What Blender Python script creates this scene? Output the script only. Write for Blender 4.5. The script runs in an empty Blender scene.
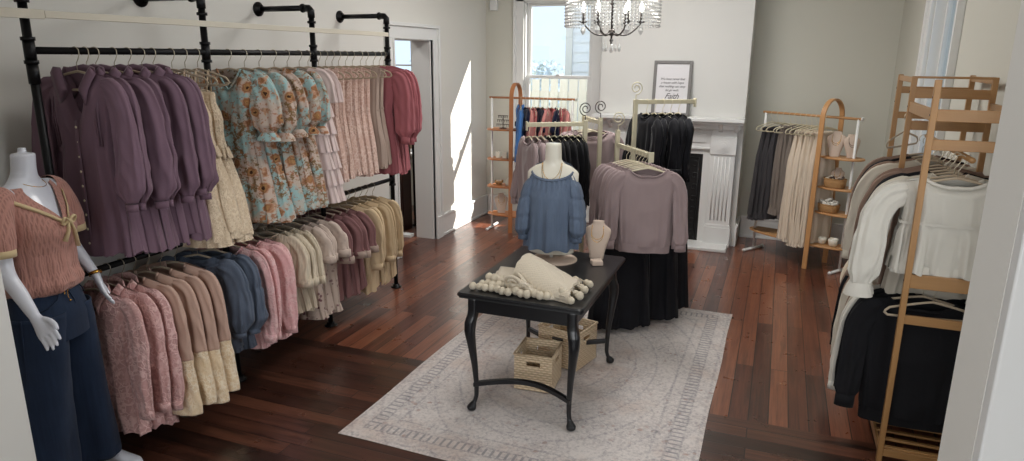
import bpy, math, random
from mathutils import Vector, Matrix, noise
PI = math.pi
S = bpy.context.scene
COL = S.collection

# ------------------------------------------------------------------ camera, world, lights, exposure
def make_camera():
    f, yaw, pitch, roll = 680.0, math.radians(21.18), math.radians(14.38), math.radians(0.4)
    F = Vector((-math.sin(yaw)*math.cos(pitch), math.cos(yaw)*math.cos(pitch), -math.sin(pitch)))
    R = Vector((math.cos(yaw), math.sin(yaw), 0)); U = R.cross(F)
    R2 = R*math.cos(roll)+U*math.sin(roll); U2 = -R*math.sin(roll)+U*math.cos(roll)
    m = Matrix((R2, U2, -F)).transposed().to_4x4(); m.translation = Vector((0, 0, 2.05))
    cd = bpy.data.cameras.new('camera'); cd.sensor_width = 36; cd.lens = f/1024*36; cd.clip_start = .02
    c = bpy.data.objects.new('camera', cd); c.matrix_world = m; COL.objects.link(c); S.camera = c
make_camera()
S.view_settings.view_transform = 'Standard'; S.view_settings.look = 'None'; S.view_settings.gamma = 1
S.view_settings.use_curve_mapping = False
S.view_settings.exposure = 0.28
W = bpy.data.worlds.new('sky'); S.world = W; W.use_nodes = True
bg = W.node_tree.nodes['Background']; bg.inputs[0].default_value = (.62, .79, 1, 1); bg.inputs[1].default_value = 1.25
S.cycles.max_bounces = 8; S.cycles.diffuse_bounces = 5; S.cycles.glossy_bounces = 4
S.cycles.transmission_bounces = 6; S.cycles.transparent_max_bounces = 8
S.cycles.sample_clamp_indirect = 6; S.cycles.caustics_reflective = False; S.cycles.caustics_refractive = False
def light(name, kind, loc, rot=(0, 0, 0), energy=10, color=(1, 1, 1), size=1, size_y=None, direction=None):
    l = bpy.data.lights.new(name, kind); l.energy = energy; l.color = color
    if kind == 'AREA':
        l.shape = 'RECTANGLE'; l.size = size; l.size_y = size_y or size
    elif kind == 'SUN': l.angle = size
    else: l.shadow_soft_size = size
    o = bpy.data.objects.new(name, l); o.location = loc; o.rotation_euler = rot
    if direction: o.rotation_euler = Vector(direction).to_track_quat('-Z', 'Y').to_euler()
    COL.objects.link(o); return o
light('sun', 'SUN', (6, 14, 9), energy=11, color=(1, .95, .87), size=.009, direction=(-1, -.86, -.95))
# fill lamps added in unseen window openings, standing in for daylight
light('daylight_right_near_window', 'AREA', (1.12, 2.6, 1.75), energy=17, color=(.95, .97, 1), size=1.0, size_y=1.7, direction=(-1, 0, -.1))  # fill lamp in an added window, lights the room from the right
light('daylight_behind_camera', 'AREA', (-1.0, -2.3, 1.9), energy=70, color=(1, .98, .95), size=2.8, size_y=1.8, direction=(0, 1, -.12))  # large fill lamp added in an opening behind the camera
light('ceiling_lamp_back', 'AREA', (-1.3, 5.8, 3.40), energy=60, color=(1, .98, .95), size=1.1, direction=(0, 0, -1))  # unseen overhead fill lamp, added to brighten the back of the room
light('next_room_lamp', 'AREA', (-5.2, 5.6, 3.40), energy=30, color=(1, .98, .95), size=1.0, direction=(0, 0, -1))  # fill lamp added overhead to brighten the next room
light('ceiling_lamp_front', 'AREA', (-1.0, 3.0, 3.40), energy=17, color=(1, .98, .95), size=1.1, direction=(0, 0, -1))  # overhead fill lamp added out of view for the front half

# ------------------------------------------------------------------ small helpers
def lerp(a, b, t): return a+(b-a)*t
def interp(tab, x):
    if x <= tab[0][0]: return tab[0][1:]
    for a, b in zip(tab, tab[1:]):
        if x <= b[0]:
            t = (x-a[0])/(b[0]-a[0]+1e-9); return tuple(lerp(p, q, t) for p, q in zip(a[1:], b[1:]))
    return tab[-1][1:]
def smooth(t): t = max(0, min(1, t)); return t*t*(3-2*t)
def sp(v, p): return math.copysign(abs(v)**p, v)

VAR = 0
class MB:
    def __init__(s): s.v = []; s.f = []
    def add(s, vs, fs):
        n = len(s.v); s.v += [tuple(p) for p in vs]; s.f += [tuple(i+n for i in f) for f in fs]; return s
    def box(s, x0, x1, y0, y1, z0, z1, M=None):
        vs = [Vector(p) for p in ((x0,y0,z0),(x1,y0,z0),(x1,y1,z0),(x0,y1,z0),(x0,y0,z1),(x1,y0,z1),(x1,y1,z1),(x0,y1,z1))]
        if M: vs = [M @ p for p in vs]
        return s.add(vs, [(0,3,2,1),(4,5,6,7),(0,1,5,4),(1,2,6,5),(2,3,7,6),(3,0,4,7)])
    def rings(s, rings, closed=True, cap=True):
        n = len(rings[0]); vs = [p for r in rings for p in r]; fs = []
        for i in range(len(rings)-1):
            for j in range(n if closed else n-1):
                k = (j+1) % n; fs.append((i*n+j, i*n+k, (i+1)*n+k, (i+1)*n+j))
        if cap and closed:
            fs.append(tuple(reversed(range(n)))); fs.append(tuple((len(rings)-1)*n+j for j in range(n)))
        return s.add(vs, fs)
    def tube(s, pts, r, n=10, cap=True, sq=None, up=None, loop=False):
        pts = [Vector(p) for p in pts]; N = len(pts); rs = r if isinstance(r, (list, tuple)) else [r]*N
        rings = []; prev = None
        for i, p in enumerate(pts):
            if loop: d = pts[(i+1) % N]-pts[i-1]
            else: d = pts[min(i+1, N-1)]-pts[max(i-1, 0)]
            d.normalize()
            if prev is None:
                a = Vector(up) if up else (Vector((0, 0, 1)) if abs(d.z) < .9 else Vector((0, 1, 0)))
                prev = (a-d*a.dot(d)).normalized()
            prev = (prev-d*prev.dot(d)).normalized(); b = d.cross(prev)
            q = sq if sq else 1
            rings.append([p+prev*(math.cos(2*PI*j/n)*rs[i]*q)+b*(math.sin(2*PI*j/n)*rs[i]) for j in range(n)])
        if loop: rings.append(rings[0]); return s.rings(rings, cap=False)
        return s.rings(rings, cap=cap)
    def lathe(s, prof, c=(0, 0, 0), n=24, sx=1, sy=1):
        return s.rings([[(c[0]+r*sx*math.cos(2*PI*j/n), c[1]+r*sy*math.sin(2*PI*j/n), c[2]+z) for j in range(n)] for r, z in prof])
    def ball(s, c, r, n=10, m=6, sq=(1, 1, 1)):
        return s.lathe([(max(r*math.sin(PI*i/m), 1e-4), -r*math.cos(PI*i/m)*sq[2]) for i in range(m+1)], c, n, sq[0], sq[1])
    def prism(s, poly, a, b, M=None):   # polygon in XZ extruded along Y from a to b
        vs = [Vector((x, a, z)) for x, z in poly]+[Vector((x, b, z)) for x, z in poly]; n = len(poly)
        if M: vs = [M @ p for p in vs]
        return s.add(vs, [tuple(range(n)), tuple(reversed(range(n, 2*n)))]+[(i, n+i, n+(i+1) % n, (i+1) % n) for i in range(n)])
    def build(s, name, m, parent=None, smooth=True, bevel=0, loc=None, solid=0, sub=0):
        me = bpy.data.meshes.new(name); me.from_pydata(s.v, [], s.f); me.update()
        if smooth: me.polygons.foreach_set('use_smooth', [True]*len(me.polygons))
        me.materials.append(m)
        o = bpy.data.objects.new(name, me); COL.objects.link(o)
        if smooth == 'auto':
            try: me.set_sharp_from_angle(angle=.7)
            except Exception: pass
        if parent: o.parent = parent
        if loc: o.location = loc
        if bevel:
            b = o.modifiers.new('bevel', 'BEVEL'); b.width = bevel; b.segments = 2; b.limit_method = 'ANGLE'; b.angle_limit = .6
            try: me.set_sharp_from_angle(angle=.6)
            except Exception: pass
        if solid:
            b = o.modifiers.new('thick', 'SOLIDIFY'); b.thickness = solid; b.offset = 0
        if sub:
            b = o.modifiers.new('sub', 'SUBSURF'); b.levels = sub; b.render_levels = sub
        return o
def tag(o, label, cat, group=None, kind=None):
    o['label'] = label; o['category'] = cat
    if group: o['group'] = group
    if kind: o['kind'] = kind
    return o
def struct(o): o['kind'] = 'structure'; return o
def thing(name, label, cat, loc=(0, 0, 0), rz=0, group=None):
    o = bpy.data.objects.new(name, None); COL.objects.link(o); o.location = loc; o.rotation_euler = (0, 0, rz)
    o.empty_display_size = .05; return tag(o, label, cat, group)
def kids(o): return [c for c in ALLCH.get(o.name, [])] if False else list(o.children)
def copy_tree(o, parent=None):
    c = o.copy(); COL.objects.link(c)
    if parent: c.parent = parent
    for ch in list(o.children): copy_tree(ch, c)
    return c
def RZ(a): return Matrix.Rotation(a, 4, 'Z')
def ORD(i): return ['first','second','third','fourth','fifth','sixth','seventh','eighth','ninth','tenth','eleventh','twelfth','thirteenth','fourteenth','fifteenth','sixteenth'][i]

# ------------------------------------------------------------------ materials
class NT:
    def __init__(s, name):
        s.m = bpy.data.materials.new(name); s.m.use_nodes = True; s.t = s.m.node_tree; s.b = s.t.nodes['Principled BSDF']
        s.oc = None
    def n(s, typ, ins=None, **kw):
        nd = s.t.nodes.new(typ)
        for k, v in kw.items(): setattr(nd, k, v)
        for k, v in (ins or {}).items(): s.set(nd.inputs[k], v)
        return nd
    def set(s, sock, v):
        if hasattr(v, 'links'): s.t.links.new(v, sock)
        elif hasattr(v, 'outputs'): s.t.links.new(v.outputs[0], sock)
        else: sock.default_value = (tuple(v)+(1,) if isinstance(v, (tuple, list)) and len(v) == 3 and sock.type == 'RGBA' else v)
    def math(s, op, a, b=0, c=0, clamp=False):
        nd = s.n('ShaderNodeMath', {0: a, 1: b, 2: c}, operation=op); nd.use_clamp = clamp; return nd.outputs[0]
    def obj(s):
        if not s.oc: s.oc = s.n('ShaderNodeTexCoord').outputs['Object']
        return s.oc
    def shifted(s):      # object coordinates, offset per object so copies do not repeat exactly
        r = s.n('ShaderNodeObjectInfo').outputs['Random']
        return s.n('ShaderNodeVectorMath', {0: s.obj(), 1: s.n('ShaderNodeCombineXYZ', {0: s.math('MULTIPLY', r, 7.3), 1: s.math('MULTIPLY', r, 3.1), 2: s.math('MULTIPLY', r, 5.7)})}, operation='ADD').outputs[0]
    def xyz(s, v=None):
        nd = s.n('ShaderNodeSeparateXYZ', {0: v or s.obj()}); return nd.outputs
    def map(s, v, scale=(1, 1, 1), rot=(0, 0, 0), loc=(0, 0, 0)):
        return s.n('ShaderNodeMapping', {'Vector': v, 'Scale': scale, 'Rotation': rot, 'Location': loc}).outputs[0]
    def noise(s, v, scale, detail=3, rough=.5, dist=0):
        return s.n('ShaderNodeTexNoise', {'Vector': v, 'Scale': scale, 'Detail': detail, 'Roughness': rough, 'Distortion': dist}).outputs['Fac']
    def vor(s, v, scale, feature='F1', out='Distance', rand=1):
        return s.n('ShaderNodeTexVoronoi', {'Vector': v, 'Scale': scale, 'Randomness': rand}, feature=feature).outputs[out]
    def ramp(s, fac, stops, interp='LINEAR'):
        nd = s.n('ShaderNodeValToRGB', {0: fac}); cr = nd.color_ramp; cr.interpolation = interp
        while len(cr.elements) < len(stops): cr.elements.new(.5)
        for e, (p, c) in zip(cr.elements, stops):
            e.position = p; e.color = (tuple(c)+(1,)) if isinstance(c, (tuple, list)) else (c, c, c, 1)
        return nd.outputs[0]
    def mix(s, fac, a, b, typ='MIX'):
        nd = s.n('ShaderNodeMix', data_type='RGBA', blend_type=typ); s.set(nd.inputs[0], fac); s.set(nd.inputs[6], a); s.set(nd.inputs[7], b); return nd.outputs[2]
    def bump(s, h, strength=.3, dist=.01):
        nd = s.n('ShaderNodeBump', {'Height': h, 'Strength': strength, 'Distance': dist}); s.set(s.b.inputs['Normal'], nd.outputs[0])
    def p(s, **kw):
        names = dict(color='Base Color', rough='Roughness', metal='Metallic', spec='Specular IOR Level', sheen='Sheen Weight', sheenr='Sheen Roughness', sheent='Sheen Tint',
                     coat='Coat Weight', coatr='Coat Roughness', trans='Transmission Weight', alpha='Alpha', em='Emission Color', ems='Emission Strength', ior='IOR')
        for k, v in kw.items(): s.set(s.b.inputs[names[k]], v)
        return s
def lin(r, g, b): return tuple((x/255/12.92 if x <= 10 else ((x/255+.055)/1.055)**2.4) for x in (r, g, b))
def plain(name, c, rough=.5, metal=0, **kw):
    t = NT(name); t.p(color=c, rough=rough, metal=metal, **kw); return t.m
def painted(name, c, rough=.5, sc=30, st=.05):
    t = NT(name); v = t.obj(); nz = t.noise(v, sc, 3)
    t.p(color=t.mix(t.math('MULTIPLY', t.noise(v, 1.3, 3), .10), c, tuple(x*.75 for x in c)), rough=rough); t.bump(nz, st, .004); return t.m
def cloth(name, c, rough=.9, weave=600, st=.25, var=.18, sheen=.15, c2=None, sheenr=.4):
    t = NT(name); v = t.shifted()
    nz = t.noise(v, 9, 4, .6)
    col = t.mix(t.math('MULTIPLY', nz, var*2), c, c2 or tuple(x*.6 for x in c))
    col = t.mix(t.math('MULTIPLY', t.n('ShaderNodeObjectInfo').outputs['Random'], .22), col, tuple(x*.62 for x in c))
    t.p(color=col, rough=rough, sheen=sheen, sheenr=sheenr, spec=.2)
    w = t.n('ShaderNodeTexWave', {'Vector': v, 'Scale': weave/6.28, 'Distortion': 1.5, 'Detail': 1}, bands_direction='Z').outputs['Fac']
    h = t.math('ADD', t.math('MULTIPLY', w, .25), t.noise(v, 45, 4, .6))
    t.bump(h, st, .004); return t.m
def ribbed(name, c, scale=28, st=.5, dark=.7):
    t = NT(name); v = t.shifted()
    w = t.n('ShaderNodeTexWave', {'Vector': v, 'Scale': scale, 'Distortion': 2.5, 'Detail': 2, 'Detail Scale': 1.5}, bands_direction='X').outputs['Fac']
    w2 = t.n('ShaderNodeTexWave', {'Vector': v, 'Scale': scale*.9, 'Distortion': 3, 'Detail': 2}, bands_direction='Y').outputs['Fac']
    k = t.math('MAXIMUM', w, w2)
    t.p(color=t.mix(k, tuple(x*dark for x in c), c), rough=.9, sheen=.2, spec=.15); t.bump(t.math('ADD', k, t.noise(v, 80, 2)), st, .004); return t.m
def lace(name, c, c2, scale=38, st=.5, big=7):
    t = NT(name); v = t.shifted()
    d = t.vor(v, scale, 'DISTANCE_TO_EDGE'); e = t.ramp(d, [(.02, 1), (.12, 0)])
    b = t.ramp(t.noise(v, big, 3, .6, 1.5), [(.42, 0), (.52, 1)])
    f = t.math('MULTIPLY', t.math('MAXIMUM', e, t.ramp(t.noise(v, scale*1.3, 2), [(.5, 0), (.58, 1)])), t.math('ADD', t.math('MULTIPLY', b, .7), .3))
    t.p(color=t.mix(f, c, c2), rough=.9, sheen=.2, spec=.15); t.bump(f, st, .004); return t.m
def floral(name):
    t = NT(name); v = t.shifted(); v = t.map(v, (1, .55, 1)); SC = 13
    wob = t.n('ShaderNodeVectorMath', {0: v, 1: t.n('ShaderNodeVectorMath', {0: t.n('ShaderNodeTexNoise', {'Vector': v, 'Scale': 34, 'Detail': 3}).outputs['Color'], 1: (.04, .04, .04)}, operation='MULTIPLY').outputs[0]}, operation='ADD').outputs[0]
    base = t.mix(t.ramp(t.noise(v, 4.2, 2), [(.47, 0), (.53, 1)]), lin(150, 180, 180), lin(190, 170, 158))
    base = t.mix(t.ramp(t.noise(v, 16, 3, .6), [(.50, 0), (.58, .75)]), base, lin(186, 172, 158))
    leaf = t.ramp(t.noise(t.map(v, (1, 1, 1), loc=(3, 1, 2)), 30, 4, .75), [(.50, 0), (.55, 1)]); near = t.ramp(t.noise(v, 7, 2), [(.44, 0), (.52, 1)])
    base = t.mix(t.math('MULTIPLY', leaf, near), base, lin(124, 98, 66))
    base = t.mix(t.math('MULTIPLY', t.ramp(t.noise(t.map(v, loc=(7, 7, 1)), 36, 3, .7), [(.56, 0), (.60, 1)]), .8), base, lin(158, 104, 72))
    d = t.vor(wob, SC); petals = t.math('ADD', d, t.math('MULTIPLY', t.noise(v, 90, 2), .14))
    fl = t.ramp(petals, [(.0, lin(40, 26, 20)), (.20, lin(72, 44, 30)), (.25, lin(172, 130, 84)), (.40, lin(140, 92, 64)), (.50, lin(188, 148, 120))])
    msk = t.ramp(petals, [(.50, 1), (.53, 0)])
    pick = t.ramp(t.n('ShaderNodeSeparateColor', {0: t.vor(wob, SC, out='Color')}).outputs[0], [(.40, 0), (.42, 1)])
    t.p(color=t.mix(t.math('MULTIPLY', msk, pick), base, fl), rough=.85, sheen=.1, spec=.2)
    t.bump(t.noise(v, 60, 3), .2, .003); return t.m
def ditsy(name, base, ink, scale=26, low=-.5):
    t = NT(name); v = t.shifted(); z = t.xyz(t.obj())[2]
    fade = t.math('ADD', t.n('ShaderNodeMapRange', {0: z, 1: low+.25, 2: low-.1, 3: .15, 4: 1}).outputs[0], 0)
    d = t.ramp(t.math('ADD', t.vor(v, scale), t.math('MULTIPLY', t.noise(v, 70, 2), .25)), [(.32, 1), (.42, 0)])
    t.p(color=t.mix(t.math('MULTIPLY', d, fade), base, ink), rough=.9, sheen=.15, spec=.2); t.bump(t.noise(v, 60, 3), .25, .004); return t.m
def denim(name, c, c2, sc=1.0):
    t = NT(name); v = t.shifted()
    w = t.n('ShaderNodeTexWave', {'Vector': v, 'Scale': 130, 'Distortion': 1, 'Detail': 1}, bands_direction='DIAGONAL').outputs['Fac']
    s_ = t.noise(t.map(v, (60, 60, 3)), 1.5, 4, .6); big = t.noise(v, 5, 3)
    k = t.math('ADD', t.math('MULTIPLY', s_, .6), t.math('MULTIPLY', big, .5), clamp=True)
    t.p(color=t.mix(k, c, c2), rough=.85, sheen=.1, spec=.2); t.bump(t.math('ADD', w, t.noise(v, 50, 3)), .25, .003); return t.m
def velvet(name, c):
    t = NT(name); v = t.shifted()
    t.p(color=t.mix(t.noise(v, 14, 3), c, tuple(x*1.8 for x in c)), rough=.75, sheen=.18, sheenr=.3, spec=.15); t.bump(t.noise(v, 30, 3), .25, .004); return t.m
def wood(name, c, c2, axis=2, sc=1, rough=.45, coat=0):
    t = NT(name); v = t.shifted(); s3 = [18*sc]*3; s3[axis] = 1.2*sc
    g = t.noise(t.map(v, tuple(s3)), 1.6, 5, .6, .8); g2 = t.noise(t.map(v, tuple(x*5 for x in s3)), 1, 3)
    t.p(color=t.mix(t.math('ADD', t.math('MULTIPLY', g, .8), t.math('MULTIPLY', g2, .25), clamp=True), c, c2), rough=rough, coat=coat, coatr=.2); t.bump(g2, .06, .002); return t.m
def wicker(name, c, c2, sx=70):
    t = NT(name); v = t.obj()
    o = t.xyz(v); z = o[2]; h = t.math('ADD', o[0], o[1])
    row = t.math('FLOOR', t.math('MULTIPLY', z, sx)); ph = t.math('MULTIPLY', t.math('MODULO', row, 2), PI)
    wv = t.math('ABSOLUTE', t.math('SINE', t.math('ADD', t.math('MULTIPLY', h, sx*1.3), t.math('MULTIPLY', ph, .5))))
    rz = t.math('ABSOLUTE', t.math('SINE', t.math('MULTIPLY', z, sx*PI)))
    k = t.math('MULTIPLY', t.math('ADD', t.math('MULTIPLY', wv, .6), .4), t.math('ADD', t.math('MULTIPLY', rz, .8), .2))
    t.p(color=t.mix(t.math('ADD', k, t.math('MULTIPLY', t.noise(v, 25, 2), .2), clamp=True), c2, c), rough=.7); t.bump(k, 1.0, .006); return t.m
def planks(name, along, c_lo, c_mid, c_hi, streak, width=.11):
    t = NT(name); v = t.obj()
    rot = (0, 0, PI/2) if along == 'Y' else (0, 0, 0)
    vv = t.map(v, (1, 1, 1), rot)
    br = t.n('ShaderNodeTexBrick', {'Vector': vv, 'Color1': (0, 0, 0, 1), 'Color2': (1, 1, 1, 1), 'Mortar': (0, 0, 0, 1), 'Scale': 1, 'Mortar Size': .0032, 'Mortar Smooth': .3,
                                    'Brick Width': 2.3, 'Row Height': width}, offset=.37, offset_frequency=2)
    seed = br.outputs['Color']
    rnd = t.n('ShaderNodeSeparateColor', {0: seed}).outputs[0]
    off = t.n('ShaderNodeCombineXYZ', {0: t.math('MULTIPLY', rnd, 13), 1: t.math('MULTIPLY', rnd, 37), 2: rnd})
    vo = t.n('ShaderNodeVectorMath', {0: vv, 1: off}, operation='ADD').outputs[0]
    g = t.noise(t.map(vo, (1.1, 22, 1)), 1.5, 6, .62, .6); g2 = t.noise(t.map(vo, (3, 110, 1)), 1, 3, .6)
    k = t.math('ADD', t.math('MULTIPLY', t.math('SUBTRACT', g, .5), 1.0), t.math('ADD', t.math('MULTIPLY', rnd, .62), .17), clamp=True)
    col = t.ramp(k, [(.1, c_lo), (.45, c_mid), (.9, c_hi)])
    col = t.mix(t.math('MULTIPLY', t.ramp(g2, [(.5, 0), (.7, 1)]), .45), col, c_lo)
    col = t.mix(t.ramp(t.noise(t.map(vo, (.9, 9, 1), loc=(4, 4, 0)), 1.3, 4, .6), [(.60, 0), (.72, streak)]), col, lin(28, 18, 14))
    col = t.mix(br.outputs['Fac'], col, lin(12, 6, 5))
    t.p(color=col, rough=t.math('ADD', t.math('MULTIPLY', t.noise(v, 7, 4), .18), .21), coat=.35, coatr=.17, spec=.55)
    hgt = t.math('SUBTRACT', t.math('MULTIPLY', g2, .12), br.outputs['Fac'])
    hgt = t.math('ADD', hgt, t.math('MULTIPLY', t.noise(t.map(v, (1.5, 1.5, 1)), 3, 2), .35))
    t.bump(hgt, .25, .004); return t.m
def rug_mat():
    t = NT('faded_oriental_weave'); v = t.obj(); X, Y, Z = t.xyz(v)[0:3]
    # rug centred on its object origin, 1.9 x 2.75
    dx = t.math('SUBTRACT', .95, t.math('ABSOLUTE', X)); dy = t.math('SUBTRACT', 1.38, t.math('ABSOLUTE', Y)); e = t.math('MINIMUM', dx, dy)
    mir = t.n('ShaderNodeCombineXYZ', {0: t.math('ABSOLUTE', X), 1: t.math('ABSOLUTE', Y), 2: 0}).outputs[0]
    mir = t.n('ShaderNodeVectorMath', {0: mir, 1: t.n('ShaderNodeVectorMath', {0: t.n('ShaderNodeTexNoise', {'Vector': mir, 'Scale': 7, 'Detail': 2}).outputs['Color'], 1: (.10, .10, 0)}, operation='MULTIPLY').outputs[0]}, operation='ADD').outputs[0]
    wor = t.noise(v, 3.5, 5, .7); fine = t.noise(v, 60, 3, .7); fib = t.noise(t.map(v, (1, 9, 1)), 40, 2, .6)
    base = lin(212, 204, 199)
    # motifs: mirrored voronoi lines and blobs
    l1 = t.ramp(t.math('ABSOLUTE', t.math('SINE', t.math('MULTIPLY', t.noise(mir, 5, 2, .5), 42))), [(.0, 1), (.35, 0)])
    l2 = t.ramp(t.vor(mir, 9, 'DISTANCE_TO_EDGE'), [(.0, 1), (.07, 0)])
    l3 = t.ramp(t.vor(mir, 17), [(.16, 1), (.3, 0)])
    R = t.math('SQRT', t.math('ADD', t.math('POWER', t.math('MULTIPLY', X, 1.5), 2), t.math('POWER', Y, 2)))
    med = t.ramp(t.math('ABSOLUTE', t.math('SINE', t.math('MULTIPLY', R, 15))), [(.0, 1), (.25, 0)])
    wm = t.ramp(wor, [(.40, 0), (.62, 1)])
    ff = t.ramp(fine, [(.35, .2), (.65, 1)])
    c = t.mix(t.math('MULTIPLY', t.math('MULTIPLY', t.math('MULTIPLY', l1, ff), wm), .75), base, lin(112, 110, 120))
    c = t.mix(t.math('MULTIPLY', t.math('MULTIPLY', l2, ff), .28), c, lin(140, 132, 134))
    c = t.mix(t.math('MULTIPLY', t.math('MULTIPLY', l3, t.ramp(wor, [(.46, 0), (.6, 1)])), .6), c, lin(160, 120, 104))
    c = t.mix(t.math('MULTIPLY', t.math('MULTIPLY', med, ff), .5), c, lin(128, 124, 134))
    c = t.mix(t.math('MULTIPLY', t.ramp(t.noise(t.map(v, loc=(5, 2, 0)), 2.2, 4, .6), [(.5, 0), (.7, 1)]), .5), c, lin(190, 162, 146))
    # border bands
    def band(a, b, s=.006):
        return t.math('MULTIPLY', t.ramp(e, [(max(a-s, 0), 0), (a, 1)]), t.ramp(e, [(b, 1), (b+s, 0)]))
    key = t.math('MULTIPLY', t.ramp(t.math('SINE', t.math('MULTIPLY', X, 150)), [(.4, 0), (.6, 1)]), 1)
    key2 = t.ramp(t.math('SINE', t.math('MULTIPLY', Y, 150)), [(.4, 0), (.6, 1)])
    kk = t.math('MAXIMUM', t.math('MULTIPLY', key, t.math('GREATER_THAN', dx, dy)), t.math('MULTIPLY', key2, t.math('GREATER_THAN', dy, dx)))
    c = t.mix(t.math('MULTIPLY', t.math('MULTIPLY', band(.11, .17), kk), .6), c, lin(110, 112, 120))
    for a, b, q in ((.10, .105, .6), (.175, .18, .6), (.25, .258, .4), (.02, .03, .3)):
        c = t.mix(t.math('MULTIPLY', t.math('MULTIPLY', band(a, b), ff), q), c, lin(105, 105, 115))
    c = t.mix(t.math('MULTIPLY', t.ramp(t.math('MULTIPLY', fine, t.math('ADD', wor, .5)), [(.42, 0), (.62, 1)]), .34), c, lin(130, 124, 128))
    c = t.mix(t.math('MULTIPLY', t.ramp(fib, [(.55, 0), (.75, 1)]), .3), c, lin(222, 217, 212))
    t.p(color=c, rough=.95, sheen=.1, spec=.1); t.bump(t.math('ADD', fine, t.math('MULTIPLY', t.noise(v, 6, 2), 2)), .35, .004); return t.m

M = {}
M['wall'] = painted('wall_paint', lin(203, 201, 190), .75)
M['wall_white'] = painted('white_wall_paint', lin(222, 220, 214), .7)
M['breast'] = painted('chimney_paint', lin(212, 211, 207), .75)
M['trim'] = painted('white_gloss_paint', lin(224, 224, 222), .35)
M['ceiling'] = painted('ceiling_paint', lin(235, 235, 230), .8)
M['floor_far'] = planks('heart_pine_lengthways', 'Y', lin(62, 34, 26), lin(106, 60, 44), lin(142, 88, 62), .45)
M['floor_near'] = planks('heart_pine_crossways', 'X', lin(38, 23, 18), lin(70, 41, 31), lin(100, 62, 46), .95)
M['pipe'] = plain('black_iron_pipe', lin(22, 22, 24), .38, .6)
M['rail'] = painted('cream_painted_rail', lin(205, 198, 182), .5)
M['mauvedress'] = cloth('plum_gauze', lin(124, 99, 113), var=.12, c2=lin(94, 73, 86))
M['cream'] = lace('cream_crochet', lin(208, 186, 158), lin(228, 210, 184), 46, .6)
M['floral'] = floral('aqua_rust_floral')
M['blush'] = cloth('pale_blush_chiffon', lin(222, 202, 198), var=.1, sheen=.3)
M['pinklace'] = lace('dusty_pink_lace', lin(192, 158, 144), lin(214, 188, 176), 40)
M['taupe'] = cloth('taupe_lace', lin(170, 150, 138))
M['rose'] = cloth('rose_cotton', lin(164, 98, 104), var=.15)
M['pinkshirt'] = lace('pink_embroidered', lin(200, 156, 152), lin(226, 188, 184), 30, .6, 9)
M['peach'] = cloth('peach_linen', lin(200, 168, 152), var=.12)
M['butter'] = lace('butter_lace', lin(222, 198, 164), lin(232, 216, 192), 40, .4)
M['creamknit'] = ribbed('cream_knit', lin(208, 194, 172), 14, .4, .85)
M['pinkflat'] = lace('candy_pink_lace', lin(218, 168, 168), lin(228, 190, 188), 34, .5)
M['denimtop'] = denim('washed_chambray', lin(64, 72, 88), lin(104, 114, 130))
M['denimdark'] = denim('dark_denim', lin(16, 24, 40), lin(46, 62, 88))
M['ditsy'] = ditsy('ditsy_print', lin(196, 178, 166), lin(112, 74, 82), 24, -.55)
M['mauvetop'] = cloth('dusty_mauve_gauze', lin(136, 98, 98), var=.15)
M['yellow'] = cloth('butter_yellow_cotton', lin(208, 184, 150), var=.14)
M['pinkknit'] = ribbed('salmon_pointelle_knit', lin(192, 142, 130), 26, .5, .72)
M['ribbon'] = cloth('cream_ribbon', lin(222, 200, 158), var=.05)
M['white_gloss'] = plain('mannequin_white', lin(225, 228, 238), .32, coat=.3)
M['black_velvet'] = velvet('black_velvet', (.007, .007, .009))
M['black_cloth'] = cloth('black_cotton', (.010, .010, .012), var=.1, sheen=.05)
M['lilac'] = cloth('lilac_grey_jersey', lin(158, 140, 140), var=.08, sheen=.35, weave=900, st=.12)
M['chambray'] = denim('mid_blue_chambray', lin(70, 82, 102), lin(110, 124, 144))
M['whitecloth'] = cloth('white_gauze', lin(208, 204, 194), var=.07)
M['offwhite'] = cloth('off_white_linen', lin(205, 197, 182), var=.1)
M['tan'] = cloth('mocha_cotton', lin(140, 116, 102), var=.15)
M['greyskirt'] = cloth('charcoal_cotton', lin(62, 60, 62), var=.2)
M['taupeskirt'] = cloth('mushroom_cotton', lin(122, 112, 104), var=.15)
M['creamskirt'] = cloth('cream_linen', lin(214, 198, 178), var=.1)
M['blue'] = cloth('sky_blue_cotton', lin(70, 120, 185)); M['navy'] = cloth('navy_cotton', lin(18, 22, 48)); M['coral'] = cloth('coral_cotton', lin(196, 130, 124))
M['redprint'] = ditsy('red_print', lin(205, 120, 120), lin(150, 30, 45), 30, 0)
M['hanger'] = cloth('beige_flock', lin(176, 160, 138), var=.04, sheen=.4)
M['hanger_cream'] = plain('cream_plastic', lin(214, 205, 178), .4)
M['hook'] = plain('brushed_champagne_metal', lin(190, 180, 160), .35, .7)
M['gold'] = plain('gold', lin(212, 165, 80), .25, 1)
M['rackcream'] = plain('cream_enamel', lin(206, 199, 172), .4)
M['oak'] = wood('bent_birch', lin(172, 124, 78), lin(196, 148, 98), 2, rough=.45)
M['oakdark'] = wood('copper_birch', lin(158, 98, 60), lin(182, 122, 78), 0)
M['bamboo'] = wood('bamboo', lin(146, 106, 64), lin(172, 132, 86), 2, rough=.4)
M['bamboo_x'] = wood('bamboo_boards', lin(144, 104, 62), lin(170, 130, 84), 0, rough=.4)
M['whitemetal'] = plain('white_powder_coat', lin(225, 225, 222), .35)
M['tableblack'] = painted('black_satin_paint', lin(24, 25, 28), .28, 60, .1)
M['steel'] = plain('bronze_wire', lin(88, 84, 82), .35, .8)
M['linenbust'] = cloth('oatmeal_burlap', lin(204, 184, 168), var=.1, weave=400)
M['throw'] = ribbed('cream_throw_knit', lin(214, 202, 182), 34, .5, .85)
M['pompom'] = cloth('cream_wool', lin(218, 206, 184), var=.15, st=.9)
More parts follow.
